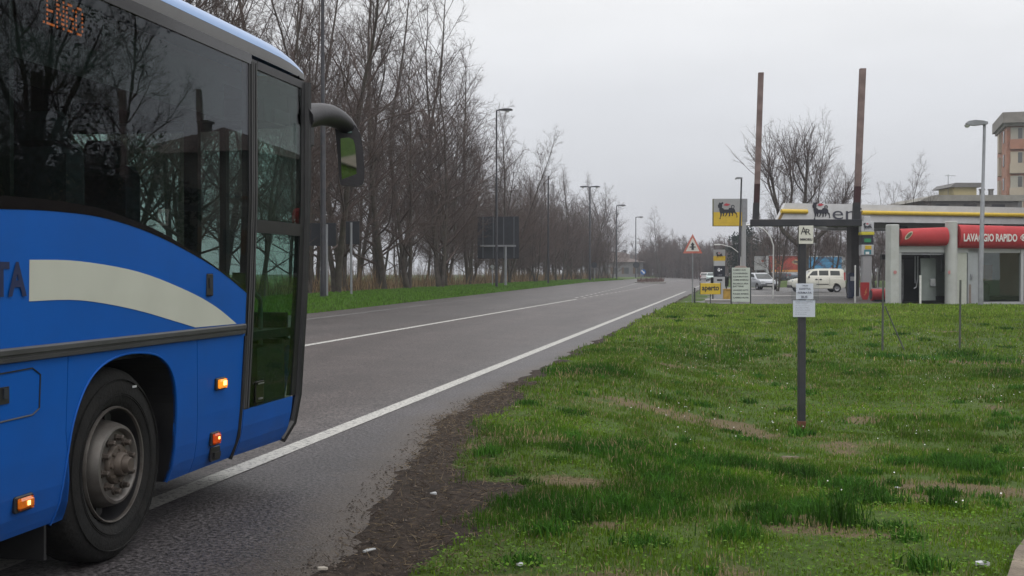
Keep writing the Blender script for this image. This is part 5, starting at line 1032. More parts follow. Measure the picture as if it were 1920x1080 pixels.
def van():
    p = at(1531, 93); rz = math.pi+TH*1.0
    prof = [(2.05, .42), (2.12, .62), (2.08, .82), (1.85, .98), (1.25, 1.10), (.9, 1.12), (-1.9, 1.12), (-2.02, 1.0), (-2.05, .38), (-1.72, .30), (-1.66, .62), (-1.42, .72), (-1.2, .66), (-1.05, .28), (.95, .26), (1.05, .55), (1.28, .70), (1.55, .62), (1.68, .32)]
    green = [(1.25, 1.08), (.62, 1.66), (.40, 1.76), (-.2, 1.83), (-1.7, 1.81), (-1.92, 1.72), (-2.0, 1.1)]
    r, body, cab = car('white_van', (p.x, p.y, -.01), rz, 'cream white high-roofed passenger van parked side-on under the canopy', 'van', cream, 4.2, 1.72, prof, green, (1.36, -1.36), .32,
     [[(.95, 1.13), (.48, 1.62), (.12, 1.66), (.12, 1.13)], [(-.0, 1.13), (-.0, 1.67), (-.72, 1.67), (-.72, 1.13)], [(-.86, 1.15), (-.86, 1.66), (-1.58, 1.64), (-1.62, 1.18)]])
    for s in (-1, 1):
        boxp(r, 'tail_lamp', redl, (-1.96, s*.77, 1.22), (.10, .12, .62)); boxp(r, 'headlamp', headl, (1.98, s*.68, .86), (.16, .26, .14), .03)
        boxp(r, 'side_trim', M['black'], (-.25, s*.862, .62), (.95, .02, .05)); 
        for x in (.22, -.10): boxp(r, 'door_handle', M['black'], (x, s*.865, .99), (.17, .03, .09), .01)
        for x, w_ in ((.06, .01), (-.8, .01)): boxp(r, 'door_seam', M['black'], (x, s*.857, .8), (.012, .004, .62))
        boxp(r, 'mirror', M['black'], (.82, s*.98, 1.18), (.1, .16, .18), .03)
    boxp(r, 'front_bumper', M['black'], (2.06, 0, .45), (.16, 1.5, .22), .04); boxp(r, 'rear_bumper', M['black'], (-2.04, 0, .40), (.14, 1.5, .16), .04); boxp(r, 'tow_bar', M['black'], (-2.2, 0, .36), (.3, .08, .06))
    quad(r, 'windscreen', cg, [(1.20, -.74, 1.13), (1.20, .74, 1.13), (.66, .64, 1.64), (.66, -.64, 1.64)])
van()
silver = mat('silver_paint', (.42, .44, .47), .3, .5, .03, 3, coat=.4)
def hatch(px, Z, rz, lab, paint, name='parked_car', grp=None, z0=-.01, nose='', k=1):
    p = at(px, Z)
    prof = [(1.95, .38), (2.02, .55), (1.95, .76), (1.6, .88), (.95, .98), (-1.75, 1.02), (-1.98, .9), (-2.02, .4), (-1.70, .28), (-1.62, .55), (-1.35, .68), (-1.08, .55), (-.98, .26), (.95, .26), (1.05, .55), (1.3, .66), (1.56, .55), (1.66, .3)]
    green = [(1.1, .95), (.35, 1.42), (-.1, 1.50), (-1.2, 1.48), (-1.65, 1.36), (-1.95, 1.0)]
    r, body, cab = car(name, (p.x, p.y, z0), rz, lab, 'car', paint, 4, 1.72, prof, green, (1.3, -1.35), .31, [[(.85, 1.02), (.3, 1.38), (-.2, 1.42), (-.2, 1.02)], [(-.28, 1.02), (-.28, 1.42), (-1.1, 1.40), (-1.3, 1.05)]], None, grp)
    quad(r, 'windscreen', cg, [(1.08, -.72, .99), (1.08, .72, .99), (.42, .62, 1.42), (.42, -.62, 1.42)]); quad(r, 'rear_window', cg, [(-1.93, -.66, 1.06), (-1.93, .66, 1.06), (-1.69, .58, 1.37), (-1.69, -.58, 1.37)])
    for s in (-1, 1):
        boxp(r, 'headlamp', headl, (1.90, s*.62, .72), (.18, .32, .15), .04); boxp(r, 'tail_lamp', redl, (-1.95, s*.70, .85), (.12, .2, .22), .03); boxp(r, 'mirror', paint, (.72, s*.95, 1.02), (.1, .16, .12), .03)
    boxp(r, 'grille', M['black'], (2.0, 0, .55), (.06, .8, .10)); boxp(r, 'number_plate', M['white_paint'], (2.03, 0, .44), (.02, .5, .1)); boxp(r, 'front_bumper', M['black'], (1.98, 0, .33), (.1, 1.5, .14), .03); boxp(r, 'rear_bumper', M['black'], (-2.0, 0, .36), (.08, 1.4, .16), .03); boxp(r, 'number_plate', M['white_paint'], (-2.05, 0, .62), (.02, .5, .1))
    return r
hatch(1424, 106, R(-90)+TH+R(14), 'silver car facing the camera on the forecourt beside the white board', silver, 'silver_car')
hatch(1321, 222, R(90), 'pale car driving away far down the right lane', mat('pale_car_paint', (.55, .50, .50), .35, .1, .03, 2, coat=.4), 'driving_car', z0=.01)
hatch(1334, 205, R(-90), 'bright little car half hidden behind the price totem', mat('pale_green_paint', (.5, .6, .58), .35), 'driving_car', z0=.01)
hatch(1478, 158, R(165), 'dark car parked below the red billboard', mat('dark_car_paint', (.05, .055, .075), .3, .2, .05, 2, coat=.5), 'parked_car', 'dark cars parked below the billboards', z0=.3)
hatch(1506, 156, R(15), 'grey car parked between the two billboards', mat('grey_car_paint', (.15, .17, .20), .3, .3, .05, 2, coat=.5), 'parked_car', 'dark cars parked below the billboards', z0=.3)
# ================================================================== BUILDINGS ON THE RIGHT
def tower():
    Z = 150; A = at(1886, Z); r = empty('apartment_tower', (A.x, A.y, 0), R(-6), 'tall terracotta apartment tower with pale bay windows at the right edge', 'apartment building'); s = F/Z
    H = zat(232, Z); bw = mat('terracotta_brick', (.36, .17, .11), .85, 0, .12, 2, dirt=(.28, .15, .11)); cr_ = mat('tower_cream', (.42, .36, .28), .8, 0, .08, 1)
    b = MB(); b.box((8, 5.5, H/2), (16, 11, H)); b.build('walls', bw, r)
    b = MB(); b.box((8.4, 5.2, H+.6), (18.0, 13, 1.3)); b.box((8.2, 5.2, H-.2), (17, 11.9, .4)); b.build('cornice', mat('cornice_grey', (.22, .20, .18), .9, 0, .2, 1, dirt=(.12, .11, .1)), r)
    fl_ = 3.0; n_ = int(H/fl_)
    gl_ = mat('tower_window', (.10, .10, .10), .25, 0, .5, .3)
    for i in range(n_):
        z = H-fl_*(i+1)+1.5; top = (i == 0)
        b = MB(); b.box((1.2, -.25, z-1.15), (1.7, .6, 1.2)); b.build('bay_parapet', cr_ if not top else bw, r)
        b = MB(); b.box((1.2, -.12, z+.2), (1.5, .3, 1.5)); w_ = b.build('bay_window', mat('pale_shutter', (.35, .33, .28), .7) if i % 2 == 0 else cr_, r); b = MB(); b.box((1.55, -.28, z+.2), (.5, .05, 1.3)); b.build('pane', gl_, r).parent = w_
        b = MB(); b.box((4.6, -.7, z-.85), (3.4, 1.5, 1.1)); b.build('balcony', bw, r); b = MB(); b.box((4.6, -.02, z+.25), (3.0, .06, 2.0)); b.build('recess', mat('recess_dark', (.05, .04, .04), .8), r)
        b = MB(); b.box((8.5, -.03, z+.1), (1.3, .08, 1.5)); b.build('window', gl_, r); b = MB(); b.box((12, -.7, z-.85), (3.4, 1.5, 1.1)); b.build('balcony', bw, r)
        b = MB(); b.box((-.03, 3, z+.1), (.08, 1.3, 1.5)); b.build('window', gl_, r); b = MB(); b.box((-.15, 6.5, z-.4), (.4, 1.6, 2.4)); b.build('side_bay', cr_, r)
tower()
def low_block():
    Z = 112; A = at(1722, Z); r = empty('flat_roofed_building', (A.x, A.y, 0), TH, 'low building with a wide grey flat roof and yellowish penthouse behind the canopy', 'building'); s = F/Z
    z1 = zat(367, Z); z0 = zat(378, Z); cg_ = mat('slab_grey', (.26, .25, .22), .9, 0, .15, 1, dirt=(.15, .14, .12)); 
    b = MB(); b.box((4.9, 4, z0/2), (8.4, 9, z0)); b.build('walls', mat('block_wall', (.16, .15, .14), .8, 0, .15, 1), r)
    b = MB(); b.prism([(-.2, z0), (9.6, z0), (9.6, z1), (1.2, z1), (.2, z0+.25)], (Vector((0, -1, 0)), X_, Z_, Y_), 11); b.build('roof_slab', cg_, r)
    a, c = (1795-1722)/s, (1838-1722)/s; b = MB(); b.box(((a+c)/2, 3, z1+.45), (c-a, 4, .9)); b.build('penthouse', mat('penthouse_yellow', (.40, .34, .18), .8, 0, .1, 1), r)
    b = MB(); b.prism([(a-.5, z1+.85), (c+.35, z1+.85), (c+.35, z1+1.25), (a, z1+1.25)], (Vector((0, .6, 0)), X_, Z_, Y_), 5); b.build('penthouse_roof', mat('slab_dark', (.15, .145, .14), .9), r)
    for px in (1856, 1873): b = MB(); x = (px-1722)/s; b.box((x, 2, z1+.3), (.35, .35, .7)); b.box((x, 2, z1+.70), (.45, .45, .12)); b.build('chimney', MATS['slab_dark'], r)
    for k in range(3): b = MB(); b.box((2+k*2.6, -.55, z0-.9), (1.2, .1, 1.2)); b.build('window', M['ink'], r)
    x = (1791.5-1722)/s; zt_ = zat(324, Z); b = MB(); b.tube([(x, 2, z1), (x, 2, zt_)], .03, 5); b.tube([(x-.3, 2, zt_-.1), (x+.7, 2, zt_-.15)], .02, 4)
    for k in range(5): b.tube([(x-.2+k*.2, 1.7, zt_-.12), (x-.2+k*.2, 2.3, zt_-.12)], .012, 4)
    b.build('antenna', M['grey_metal'], r)
low_block()
def house(loc, rz, w_, d_, h, rh, wall, roof, lab, nw=3, nm='house', grp=None):
    r = empty(nm, loc, rz, lab, 'house', grp); b = MB(); b.box((0, 0, h/2), (w_, d_, h)); b.build('walls', wall, r)
    b = MB(); a, c = w_/2+.5, d_/2+.5; t = max(0, a-c); b.add([(-a, -c, h), (a, -c, h), (a, c, h), (-a, c, h), (-t, 0, h+rh), (t, 0, h+rh)], [(0, 1, 5, 4), (1, 2, 5), (2, 3, 4, 5), (3, 0, 4), (3, 2, 1, 0)]); ro = b.build('roof', roof, r)
    b = MB(); b.box((w_*.2, .4, h+rh*.8), (.6, .6, 1.4)); b.box((w_*.2, .4, h+rh*.8+.75), (.8, .8, .15)); b.build('chimney', wall, ro)
    for i in range(nw):
        for lv in range(max(1, int(h/3))):
            x = -w_/2+w_*(i+.5)/nw; f_ = boxp(r, 'window', mat('house_window', (.05, .055, .06), .3), (x, -d_/2-.02, 1.6+lv*3), (1.0, .08, 1.3)); boxp(f_, 'shutter', mat('shutter_brown', (.12, .07, .04), .8), (x-.75, -d_/2-.05, 1.6+lv*3), (.45, .06, 1.35))
wl = mat('stucco_grey', (.34, .31, .28), .9, 0, .12, 1); rf = mat('roof_tile', (.22, .12, .09), .9, 0, .3, 2)
p = at(1150, 270); house((p.x, p.y, .3), TH, 13, 9, 4.0, 1.8, mat('stucco_hazed', (.12, .115, .12), .9), mat('roof_tile_hazed', (.14, .11, .10), .9, 0, .2, 1), 'hazy far house with dulled pink roof behind the slim lamps', 4)  # distance haze put into the dulled wall and roof colours
p = at(1172, 255); house((p.x, p.y, .3), TH, 7, 6, 3.4, 1.0, mat('stucco_white', (.18, .175, .18), .9), MATS['roof_tile_hazed'], 'small whitish far shed beside the pink-roofed house', 3, 'shed')
house((22.6, 65, 0), R(5), 7.5, 8, 8.0, 1.9, mat('stucco_dark', (.12, .11, .10), .9), mat('roof_tile_dark', (.10, .07, .06), .9, 0, .3, 2), 'grey hip-roofed house right of the picture, mirrored in the bus glass')
house((31, 56, 0), R(5), 8, 10, 5.6, 1.6, mat('stucco_ochre', (.36, .27, .16), .9), rf, 'ochre low house right of the picture behind the dark tree')
house((22.6, 76, 0), R(0), 7, 8, 7.8, 1.3, mat('stucco_grey', (.34, .31, .28)), MATS['roof_tile_dark'], 'narrow dark-roofed house right of the picture beside the grey one')
# ================================================================== TREES
def branch(rng, p, d, L, r0, r1, n, wob, up):
    """polyline from p along d, wobbling, bending upwards; returns points, radii, end directions"""
    pts = [p]; rad = [r0]; dirs = [d]; st = L/n
    for i in range(n):
        d = np.array(d)+rng.normal(0, wob, 3); d[2] += up; d /= np.linalg.norm(d)+1e-9
        p = p+d*st; pts.append(p); rad.append(r0+(r1-r0)*(i+1)/n); dirs.append(d)
    return pts, rad, dirs
class TM:
    def __init__(s): s.V = []; s.T = []; s.n = 0
    def tube(s, pts, rad, k):
        P = np.array(pts); m = len(P); D = np.empty_like(P); D[:-1] = P[1:]-P[:-1]; D[-1] = D[-2]
        D /= np.linalg.norm(D, axis=1)[:, None]+1e-9; ref = np.array([0, 0, 1.]) if abs(D[0][2]) < .8 else np.array([1., 0, 0])
        U = np.cross(D, ref); U /= np.linalg.norm(U, axis=1)[:, None]+1e-9; W_ = np.cross(D, U)
        a = np.arange(k)*2*math.pi/k; R_ = np.array(rad)[:, None, None]
        V = P[:, None, :]+R_*(np.cos(a)[None, :, None]*U[:, None, :]+np.sin(a)[None, :, None]*W_[:, None, :])
        s.V.append(V.reshape(-1, 3)); i, j = np.meshgrid(np.arange(m-1), np.arange(k), indexing='ij'); A = (i*k+j).ravel(); B = (i*k+(j+1) % k).ravel()
        s.T.append(np.concatenate([np.stack([A, B, B+k], -1), np.stack([A, B+k, A+k], -1)])+s.n); s.n += m*k
    def spikes(s, p, d, L, r):
        """many single tapering twigs at once"""
        p = np.array(p); d = np.array(d); L = np.array(L)[:, None]; m = len(p)
        if m == 0: return
        rf = np.where(np.abs(d[:, 2:3]) < .8, [[0, 0, 1.]], [[1., 0, 0]]); U = np.cross(d, rf); U /= np.linalg.norm(U, axis=1)[:, None]; W_ = np.cross(d, U)
        V = np.stack([p+U*r, p-U*r*.5+W_*r*.87, p-U*r*.5-W_*r*.87, p+d*L], 1).reshape(-1, 3); o = np.arange(m)*4+s.n
        s.V.append(V); s.T.append(np.concatenate([np.stack([o, o+1, o+3], -1), np.stack([o+1, o+2, o+3], -1), np.stack([o+2, o, o+3], -1)])); s.n += m*4
    def mesh(s, name, m):
        V = np.concatenate(s.V).astype(np.float32); T = np.concatenate(s.T).astype(np.int32); me = bpy.data.meshes.new(name); nf = len(T)
        me.vertices.add(len(V)); me.vertices.foreach_set('co', V.ravel()); me.loops.add(nf*3); me.loops.foreach_set('vertex_index', T.ravel()); me.polygons.add(nf); me.polygons.foreach_set('loop_start', np.arange(0, nf*3, 3, dtype=np.int32)); me.update(calc_edges=True); me.materials.append(m); return me
def tree_meshes(seed, H=16, stems=1, n1=26, spread=.30, ang=(28, 55), low=.12, r0=.16, tw=.006, dens=1.0, limbs=None, up1=.05, up2=.03):
    rng = np.random.default_rng(seed); trunk = TM(); crown = TM(); L1 = []
    stem_list = limbs or []
    if not limbs:
        for s in range(stems):
            a = rng.uniform(0, 6.28)+s*2.2; ln = .05 if stems == 1 else rng.uniform(.10, .34); h = H*(1 if s == 0 else rng.uniform(.7, .95))
            stem_list.append((np.array([math.cos(a)*.12*s, math.sin(a)*.12*s, -.2]), np.array([math.cos(a)*ln, math.sin(a)*ln, 1.]), h, r0*(1 if s == 0 else .8)))
    for (p, d, h, rr) in stem_list:
        d = d/np.linalg.norm(d); pts, rad, dirs = branch(rng, p, d, h, rr, .012, 12, .065, .02); rad = [rr*(1-i/12)**.85+.012 for i in range(13)]; rad[0] *= 1.35
        trunk.tube(pts, rad, 8); g = rng.uniform(0, 6.28)
        for i in range(int(n1*(h/H)*(1 if stems == 1 else .75))):
            t = low+(1-low)*((i+rng.random())/(n1*(h/H)*(1 if stems == 1 else .75))); f = t*12; k = min(int(f), 11); q = pts[k]+(pts[k+1]-pts[k])*(f-k); g += 2.4+rng.normal(0, .4)
            A = R(ang[1]+(ang[0]-ang[1])*t+rng.normal(0, 7)); dd = np.array([math.cos(g)*math.sin(A), math.sin(g)*math.sin(A), math.cos(A)])
            L = H*spread*(1-t*.72)*rng.uniform(.65, 1.2)*(.6+.4*min(1, t/.3)); L1.append((q, dd, L, min(rad[k]*.55, .07)*rng.uniform(.6, 1)))
    sp_p, sp_d, sp_l = [], [], []
    for (q, dd, L, r) in L1:
        pts, rad, dirs = branch(rng, q, dd, L, r, .010, 7, .09, up1); crown.tube(pts, rad, 5)
        n2 = max(3, int(L*2.6*dens))
        for j in range(n2):
            t = .15+.85*(j+rng.random())/n2; f = t*7; k = min(int(f), 6); p2 = pts[k]+(pts[k+1]-pts[k])*(f-k); b = dirs[k+1]; x = rng.normal(0, 1, 3); x -= b*x.dot(b); x /= np.linalg.norm(x)
            d2 = b*math.cos(.65)+x*math.sin(.65); l2 = L*.42*(1.15-t*.6)*rng.uniform(.6, 1.2); P2, R2, D2 = branch(rng, p2, d2, l2, max(.009, rad[k]*.45), tw, 4, .12, up2); crown.tube(P2, R2, 3)
            n3 = max(3, int(l2*5.0*dens))
            for m in range(n3):
                t3 = .1+.9*(m+rng.random())/n3; f3 = t3*4; k3 = min(int(f3), 3); p3 = P2[k3]+(P2[k3+1]-P2[k3])*(f3-k3); b3 = D2[k3+1]; x = rng.normal(0, 1, 3); x -= b3*x.dot(b3); x /= np.linalg.norm(x)
                d3 = b3*.75+x*.66; d3[2] += .08; d3 /= np.linalg.norm(d3); l3 = rng.uniform(.35, 1.0)*max(.45, l2*.5); P3, R3, D3 = branch(rng, p3, d3, l3, tw*1.1, tw*.6, 2, .12, .06); crown.tube(P3, R3, 3)
                for z in range(int(3*dens)+1):
                    tt = rng.random(); c = P3[1]+(P3[2]-P3[1])*tt if tt > .5 else P3[0]+(P3[1]-P3[0])*tt*2; x = rng.normal(0, 1, 3); dz = D3[1]*.8+x*.42; dz /= np.linalg.norm(dz); sp_p.append(c); sp_d.append(dz); sp_l.append(rng.uniform(.2, .55))
    crown.spikes(sp_p, sp_d, sp_l, tw*.75)
    return trunk.mesh('trunk', M['bark']), crown.mesh('crown', M['twig'])
VAR = [tree_meshes(11, 17, 2, 34, .36, (26, 64), .10, .13, dens=1.05), tree_meshes(12, 15, 3, 28, .36, (26, 62), .10, .10, dens=1.1), tree_meshes(13, 18, 1, 38, .32, (24, 60), .14, .15, dens=1.1),
       tree_meshes(14, 14, 4, 22, .36, (26, 62), .12, .085, dens=1.1), tree_meshes(15, 16, 3, 28, .40, (28, 64), .10, .11, dens=1.05), tree_meshes(16, 17, 2, 32, .42, (28, 68), .14, .15, dens=1.1)]
def put_tree(v, x, y, z, sc_, rz, lab, group=None, name='bare_tree', sz=None, sxy=None):
    r = empty(name, (x, y, z), rz, lab, 'tree', group); r.scale = (sxy or sc_, sxy or sc_, sz or sc_)
    for me in VAR[v]: o = bpy.data.objects.new(me.name.split('.')[0], me); link(o); o.parent = r
    return r
rr = random.Random(5)
ROW = 'bare trees crowded along the left verge'
y = 30.0; n_row = 0
while y < 186:
    for off in ((0, 1) if y < 80 else (0, 1, 2)):
        L = 17.6+off*(3.4 if y < 80 else 2.6)+rr.uniform(-1.1, 1.1)+1.6*min(1, max(0, (y-34)/95)); yy = y+rr.uniform(-2.2, 2.2)
        # tree tops fall away along the row as in the photograph
        hs_ = float(np.interp(y, [30, 78, 90, 115, 185], [1.08, 1.06, .76, .67, .77]))*rr.uniform(.82, 1.06)
        if y < 46: hs_ *= .95
        if y > 170: hs_ *= .86
        put_tree(rr.randrange(6), -L, yy, float(Tz(-L, yy))-.05, hs_, rr.uniform(0, 6.28), 'bare brown tree crowded among its neighbours in the long row behind the left verge', ROW, sxy=hs_*rr.uniform(.85, 1.15)); n_row += 1
    y += rr.uniform(3.4, 6.4)*(1 if y < 90 else .9)
put_tree(5, -19.8, 190, .5, .84, 1.0, 'last bare tree at the far end of the left row', sxy=1.15)
def put_at(v, px, Z, ytop, lab, name='bare_tree', grp=None, wide=1.0, z0=None):
    p = at(px, Z); z = float(Tz(p.x, p.y)) if z0 is None else z0; H0 = (17, 15, 18, 14, 16, 17)[v]; k = (zat(ytop, Z)-z)/(H0*1.0)
    return put_tree(v, p.x, p.y, z-.05, k, px*.37, lab, grp, name, sxy=k*wide)
put_at(4, 1238, 250, 396, 'tall bare tree standing above the hazy woods where the road ends', wide=1.15)
put_at(0, 1258, 290, 430, 'shorter bare tree just right of the tall one above the far woods', wide=1.1)
put_at(2, 1176, 262, 458, 'slim bare tree between the two far slim lamps', wide=.8)
put_at(3, 1330, 300, 470, 'bare tree in the far woods behind the triangular sign', wide=1.3)
put_at(1, 1290, 300, 462, 'bare tree in the far woods left of the triangular sign', wide=1.3)
# big pollarded tree behind the canopy: heavy limbs by hand
def big_tree():
    Z = 96; p = at(1512, Z); s = F/Z
    def q(px, py, dy=0): return np.array([(px-1512)/s, dy, zat(py, Z)])
    r = empty('pollarded_tree', (p.x, p.y, 0), TH, 'large bare tree with heavy cut-back limbs rising behind the canopy emblem', 'tree')
    t = TM(); c_l = []
    trunk_l = [([q(1512, 580), q(1511, 500), q(1511, 466)], [.55, .48, .5]), ([q(1511, 470), q(1490, 452, .3), q(1468, 428, .6), (q(1462, 392, .8)), q(1452, 340, 1.0), q(1446, 312, 1)], [.42, .38, .34, .28, .18, .10]),
     ([q(1465, 400, .7), q(1450, 372, .2), q(1440, 338, 0)], [.20, .18, .14]), ([q(1508, 470), q(1522, 452, -.3), q(1545, 432, -.6), q(1560, 412, -.8), q(1575, 380, -1)], [.42, .34, .28, .2, .12]),
     ([q(1470, 420, .4), q(1482, 385, .2), q(1484, 350, 0), q(1480, 322, 0)], [.2, .17, .15, .11]), ([q(1500, 462), q(1510, 420, .5), q(1512, 380, .6), q(1515, 330, .6), q(1517, 300, .6)], [.34, .32, .30, .22, .12]),
     ([q(1514, 345, .6), q(1502, 318, .4), q(1495, 306, .2)], [.16, .14, .1]), ([q(1512, 385, .6), q(1524, 368, 0), q(1528, 358, 0)], [.16, .13, .08]), ([q(1513, 365, .6), q(1500, 345, 1), q(1496, 335, 1.2)], [.13, .11, .07])]
    ends = []
    for P, rd in trunk_l:
        sp_ = cr_spline([tuple(x) for x in P], 4); m = len(sp_); rad = [float(np.interp(i/4, range(len(rd)), rd)) for i in range(m)]; t.tube([np.array(a) for a in sp_], [x*.50 for x in rad], 8)
        for i in range(4, m): ends.append((np.array(sp_[i]), np.array(sp_[i])-np.array(sp_[i-1]), rad[i], i/m))
    rng = np.random.default_rng(3); c = TM(); SP, SD, SL = [], [], []
    for (pt, d, rd, f) in ends:
        if pt[2] < 3.6: continue
        for k in range(1 if f < .7 else 3):
            d0 = d/np.linalg.norm(d)*.6+rng.normal(0, .5, 3); d0[2] = abs(d0[2])+.35; d0 /= np.linalg.norm(d0); L = rng.uniform(1.4, 4.0); P1, R1, D1 = branch(rng, pt, d0, L, .032, .012, 6, .10, .05); c.tube(P1, R1, 4)
            for j in range(7):
                tt = rng.uniform(.1, 1)*6; kk = min(int(tt), 5); p2 = P1[kk]+(P1[kk+1]-P1[kk])*(tt-kk); x = rng.normal(0, 1, 3); d2 = D1[kk]*.7+x*.45; d2[2] += .15; d2 /= np.linalg.norm(d2); P2, R2, D2 = branch(rng, p2, d2, rng.uniform(.7, 1.8), .014, .007, 3, .12, .04); c.tube(P2, R2, 3)
                for z in range(4): c3 = P2[rng.integers(1, 4)]; x = rng.normal(0, 1, 3); d3 = D2[1]*.7+x*.5; d3 /= np.linalg.norm(d3); SP.append(c3); SD.append(d3); SL.append(rng.uniform(.3, .9))
    c.spikes(SP, SD, SL, .006)
    for me in (t.mesh('trunk', M['bark']), c.mesh('crown', M['twig'])): o = bpy.data.objects.new(me.name, me); link(o); o.parent = r
big_tree()
put_at(4, 1517, 98, 224, 'airy bare tree crowding the right side of the pollarded tree', wide=.72)
put_at(1, 1458, 97, 240, 'airy bare tree crowding the left side of the pollarded tree', wide=.62)
put_at(4, 1685, 120, 302, 'bare spreading tree behind the left end of the car wash roofline', wide=1.0)
put_at(3, 1745, 108, 330, 'bare tree with sparse twigs in front of the flat-roofed building', wide=1.0)
put_at(1, 1597, 125, 342, 'bare tree partly hidden by the right rusty upright', wide=1.1)
put_at(3, 1640, 118, 330, 'bare tree seen between the canopy column and the pump totem', wide=1.1)
put_at(1, 1450, 130, 372, 'low bare tree behind the left rusty upright', wide=1.2)
put_at(0, 1560, 122, 335, 'bare tree behind the letters of the canopy fascia', wide=1.1)
# dark leafy shrubs and conifers: leaf clumps through a volume
leafm = attr_mat('dark_leaves', .8, .15)
def leaf_cloud(rng, blobs, n, size, col, cvar):
    V, C_ = [], []
    tot = sum(b[1]*b[2] for b in blobs)
    for (c, rx, rz) in blobs:
        m = int(n*rx*rz/tot); v = rng.normal(0, 1, (m, 3)); v /= np.linalg.norm(v, axis=1)[:, None]; v *= (rng.random((m, 1))**.45)*(1+.25*np.sin(v[:, :1]*7)*np.cos(v[:, 1:2]*6)); P = np.array(c)+v*np.array([rx, rx, rz])
        a = rng.normal(0, 1, (m, 3)); a /= np.linalg.norm(a, axis=1)[:, None]; b = np.cross(a, rng.normal(0, 1, (m, 3))); b /= np.linalg.norm(b, axis=1)[:, None]; s_ = size*rng.uniform(.6, 1.3, (m, 1))
        V.append(np.stack([P-a*s_, P+b*s_*.5, P+a*s_, P-b*s_*.5], 1).reshape(-1, 3)); cc = np.array(col)*rng.uniform(1-cvar, 1+cvar, (m, 1)); C_.append(np.repeat(cc, 4, 0))
    V = np.concatenate(V); C_ = np.concatenate(C_); return V, np.arange(len(V)).reshape(-1, 4), C_
def leafy(name, x, y, z, blobs, n, size, col, lab, cat='tree', grp=None, th=.12, hh=3, seed=1):
    r = empty(name, (x, y, z), 0, lab, cat, grp); V, Fc, C_ = leaf_cloud(np.random.default_rng(seed), blobs, n, size, col, .35); np_mesh('crown', V, Fc, leafm, C_, r)
    b = MB(); b.tube([(0, 0, -.1), (.05, 0, hh*.5), (0, .05, hh)], [th, th*.8, th*.5], 8)
    for k in range(5): a = k*1.3; b.tube([(0, 0, hh*.6), (math.cos(a)*hh*.25, math.sin(a)*hh*.25, hh*1.2)], [th*.5, .02], 5)
    b.build('trunk', M['bark'], r); return r
p = at(1397, 165); leafy('conifer', p.x, p.y, 0, [((0, 0, 3), 2.6, 2.6), ((0, 0, 5.4), 2.0, 1.8), ((.2, 0, 7.0), 1.1, 1.2), ((-1.3, 0, 6.2), 1.0, .5), ((-2.0, 0, 4.7), 1.2, .5)], 5200, .16, (.018, .032, .022), 'dark conifer whose top shows behind the square petrol sign', grp=None)
p = at(1430, 185); leafy('dark_evergreen', p.x, p.y, 0, [((0, 0, 3.2), 4, 3), ((1.5, 0, 5.0), 2.5, 2.0)], 4200, .2, (.02, .03, .02), 'dark rounded evergreen behind the small white sign board', seed=4)
# tree near the road outside the right edge: mirrored in the bus glass
rf_l = leafy('leafy_tree', 12.6, 30.0, 0, [((0, 0, 6.5), 2.6, 2.6), ((-1.2, 1, 8.6), 2.4, 2.0), ((-1.8, 0, 10.2), 2.0, 1.8), ((.4, .5, 12.0), 2.4, 1.8), ((2.8, -1, 8.6), 2.2, 2.0)], 3200, .06, (.022, .019, .012), 'brown-leaved tree right of the picture, nearest of the mirrored trees', th=.28, hh=7, seed=8)
for me in VAR[4]: o = bpy.data.objects.new(me.name.split('.')[0], me); link(o); o.parent = rf_l; o.scale = (.8, .8, .85)
for k, (x, y, v, sc_, lb) in enumerate(((16.5, 29, 3, 1.1, 'bare tree right of the picture between the leafy tree and the hedge'), (20, 32, 1, 1.05, 'bare tree right of the picture behind the dark evergreen hedge'), (13.4, 35, 5, .72, 'small bare tree right of the picture behind the leafy tree'))): put_tree(v, x, y, 0, sc_, k*2.1, lb)
for k, (x, y) in enumerate(((12.6, 36.5), (14.6, 36), (16.8, 35.5), (19, 35), (21.5, 34.5))): leafy('evergreen_bush', x, y, 0, [((0, 0, 2.4), 1.7, 2.5), ((.5, 0, 4.6), 1.3, 1.6+.3*(k % 2))], 2600, .12, (.014, .020, .012), 'dark evergreen in the tall hedge right of the picture', 'evergreen', 'evergreens of the tall hedge outside the frame', .12, 3, 20+k)
# far-off woods as one mass each
def woods(name, spots, lab_kind='stuff', dens=1.0, seed=3, cat=None):
    rng = np.random.default_rng(seed); t = TM()
    for (x, y, h, n) in spots:
        for k in range(n):
            bx, by = x+rng.normal(0, 2.6), y+rng.normal(0, 2.5); hh = h*rng.uniform(.6, 1.05); d = np.array([rng.normal(0, .10), rng.normal(0, .10), 1]); d /= np.linalg.norm(d)
            P, Rd, D = branch(rng, np.array([bx, by, -.1]), d, hh, .085, .02, 5, .05, .0); t.tube(P, Rd, 4)
            m = int(26*dens); q = rng.random(m)**.7*4.95; kk = q.astype(int); Pn = np.array(P); pts = Pn[kk]+(Pn[kk+1]-Pn[kk])*(q-kk)[:, None]; dd = rng.normal(0, .7, (m, 3)); dd[:, 2] = np.abs(dd[:, 2])*.8+.5; dd /= np.linalg.norm(dd, axis=1)[:, None]
            L = rng.uniform(.8, 2.6, m)*np.clip(1.2-q/6, .4, 1)*h/9; t.spikes(pts, dd, L, .035)
            m2 = m*4; i = rng.integers(0, m, m2); p2 = pts[i]+dd[i]*(L[i]*rng.uniform(.2, .9, m2))[:, None]; d2 = dd[i]*.6+rng.normal(0, .5, (m2, 3)); d2 /= np.linalg.norm(d2, axis=1)[:, None]; t.spikes(p2, d2, rng.uniform(.4, 1.3, m2)*h/9, .022)
    me = t.mesh(name, M['twig']); o = bpy.data.objects.new(name, me); link(o); return tag(o, kind='stuff')
S1 = []
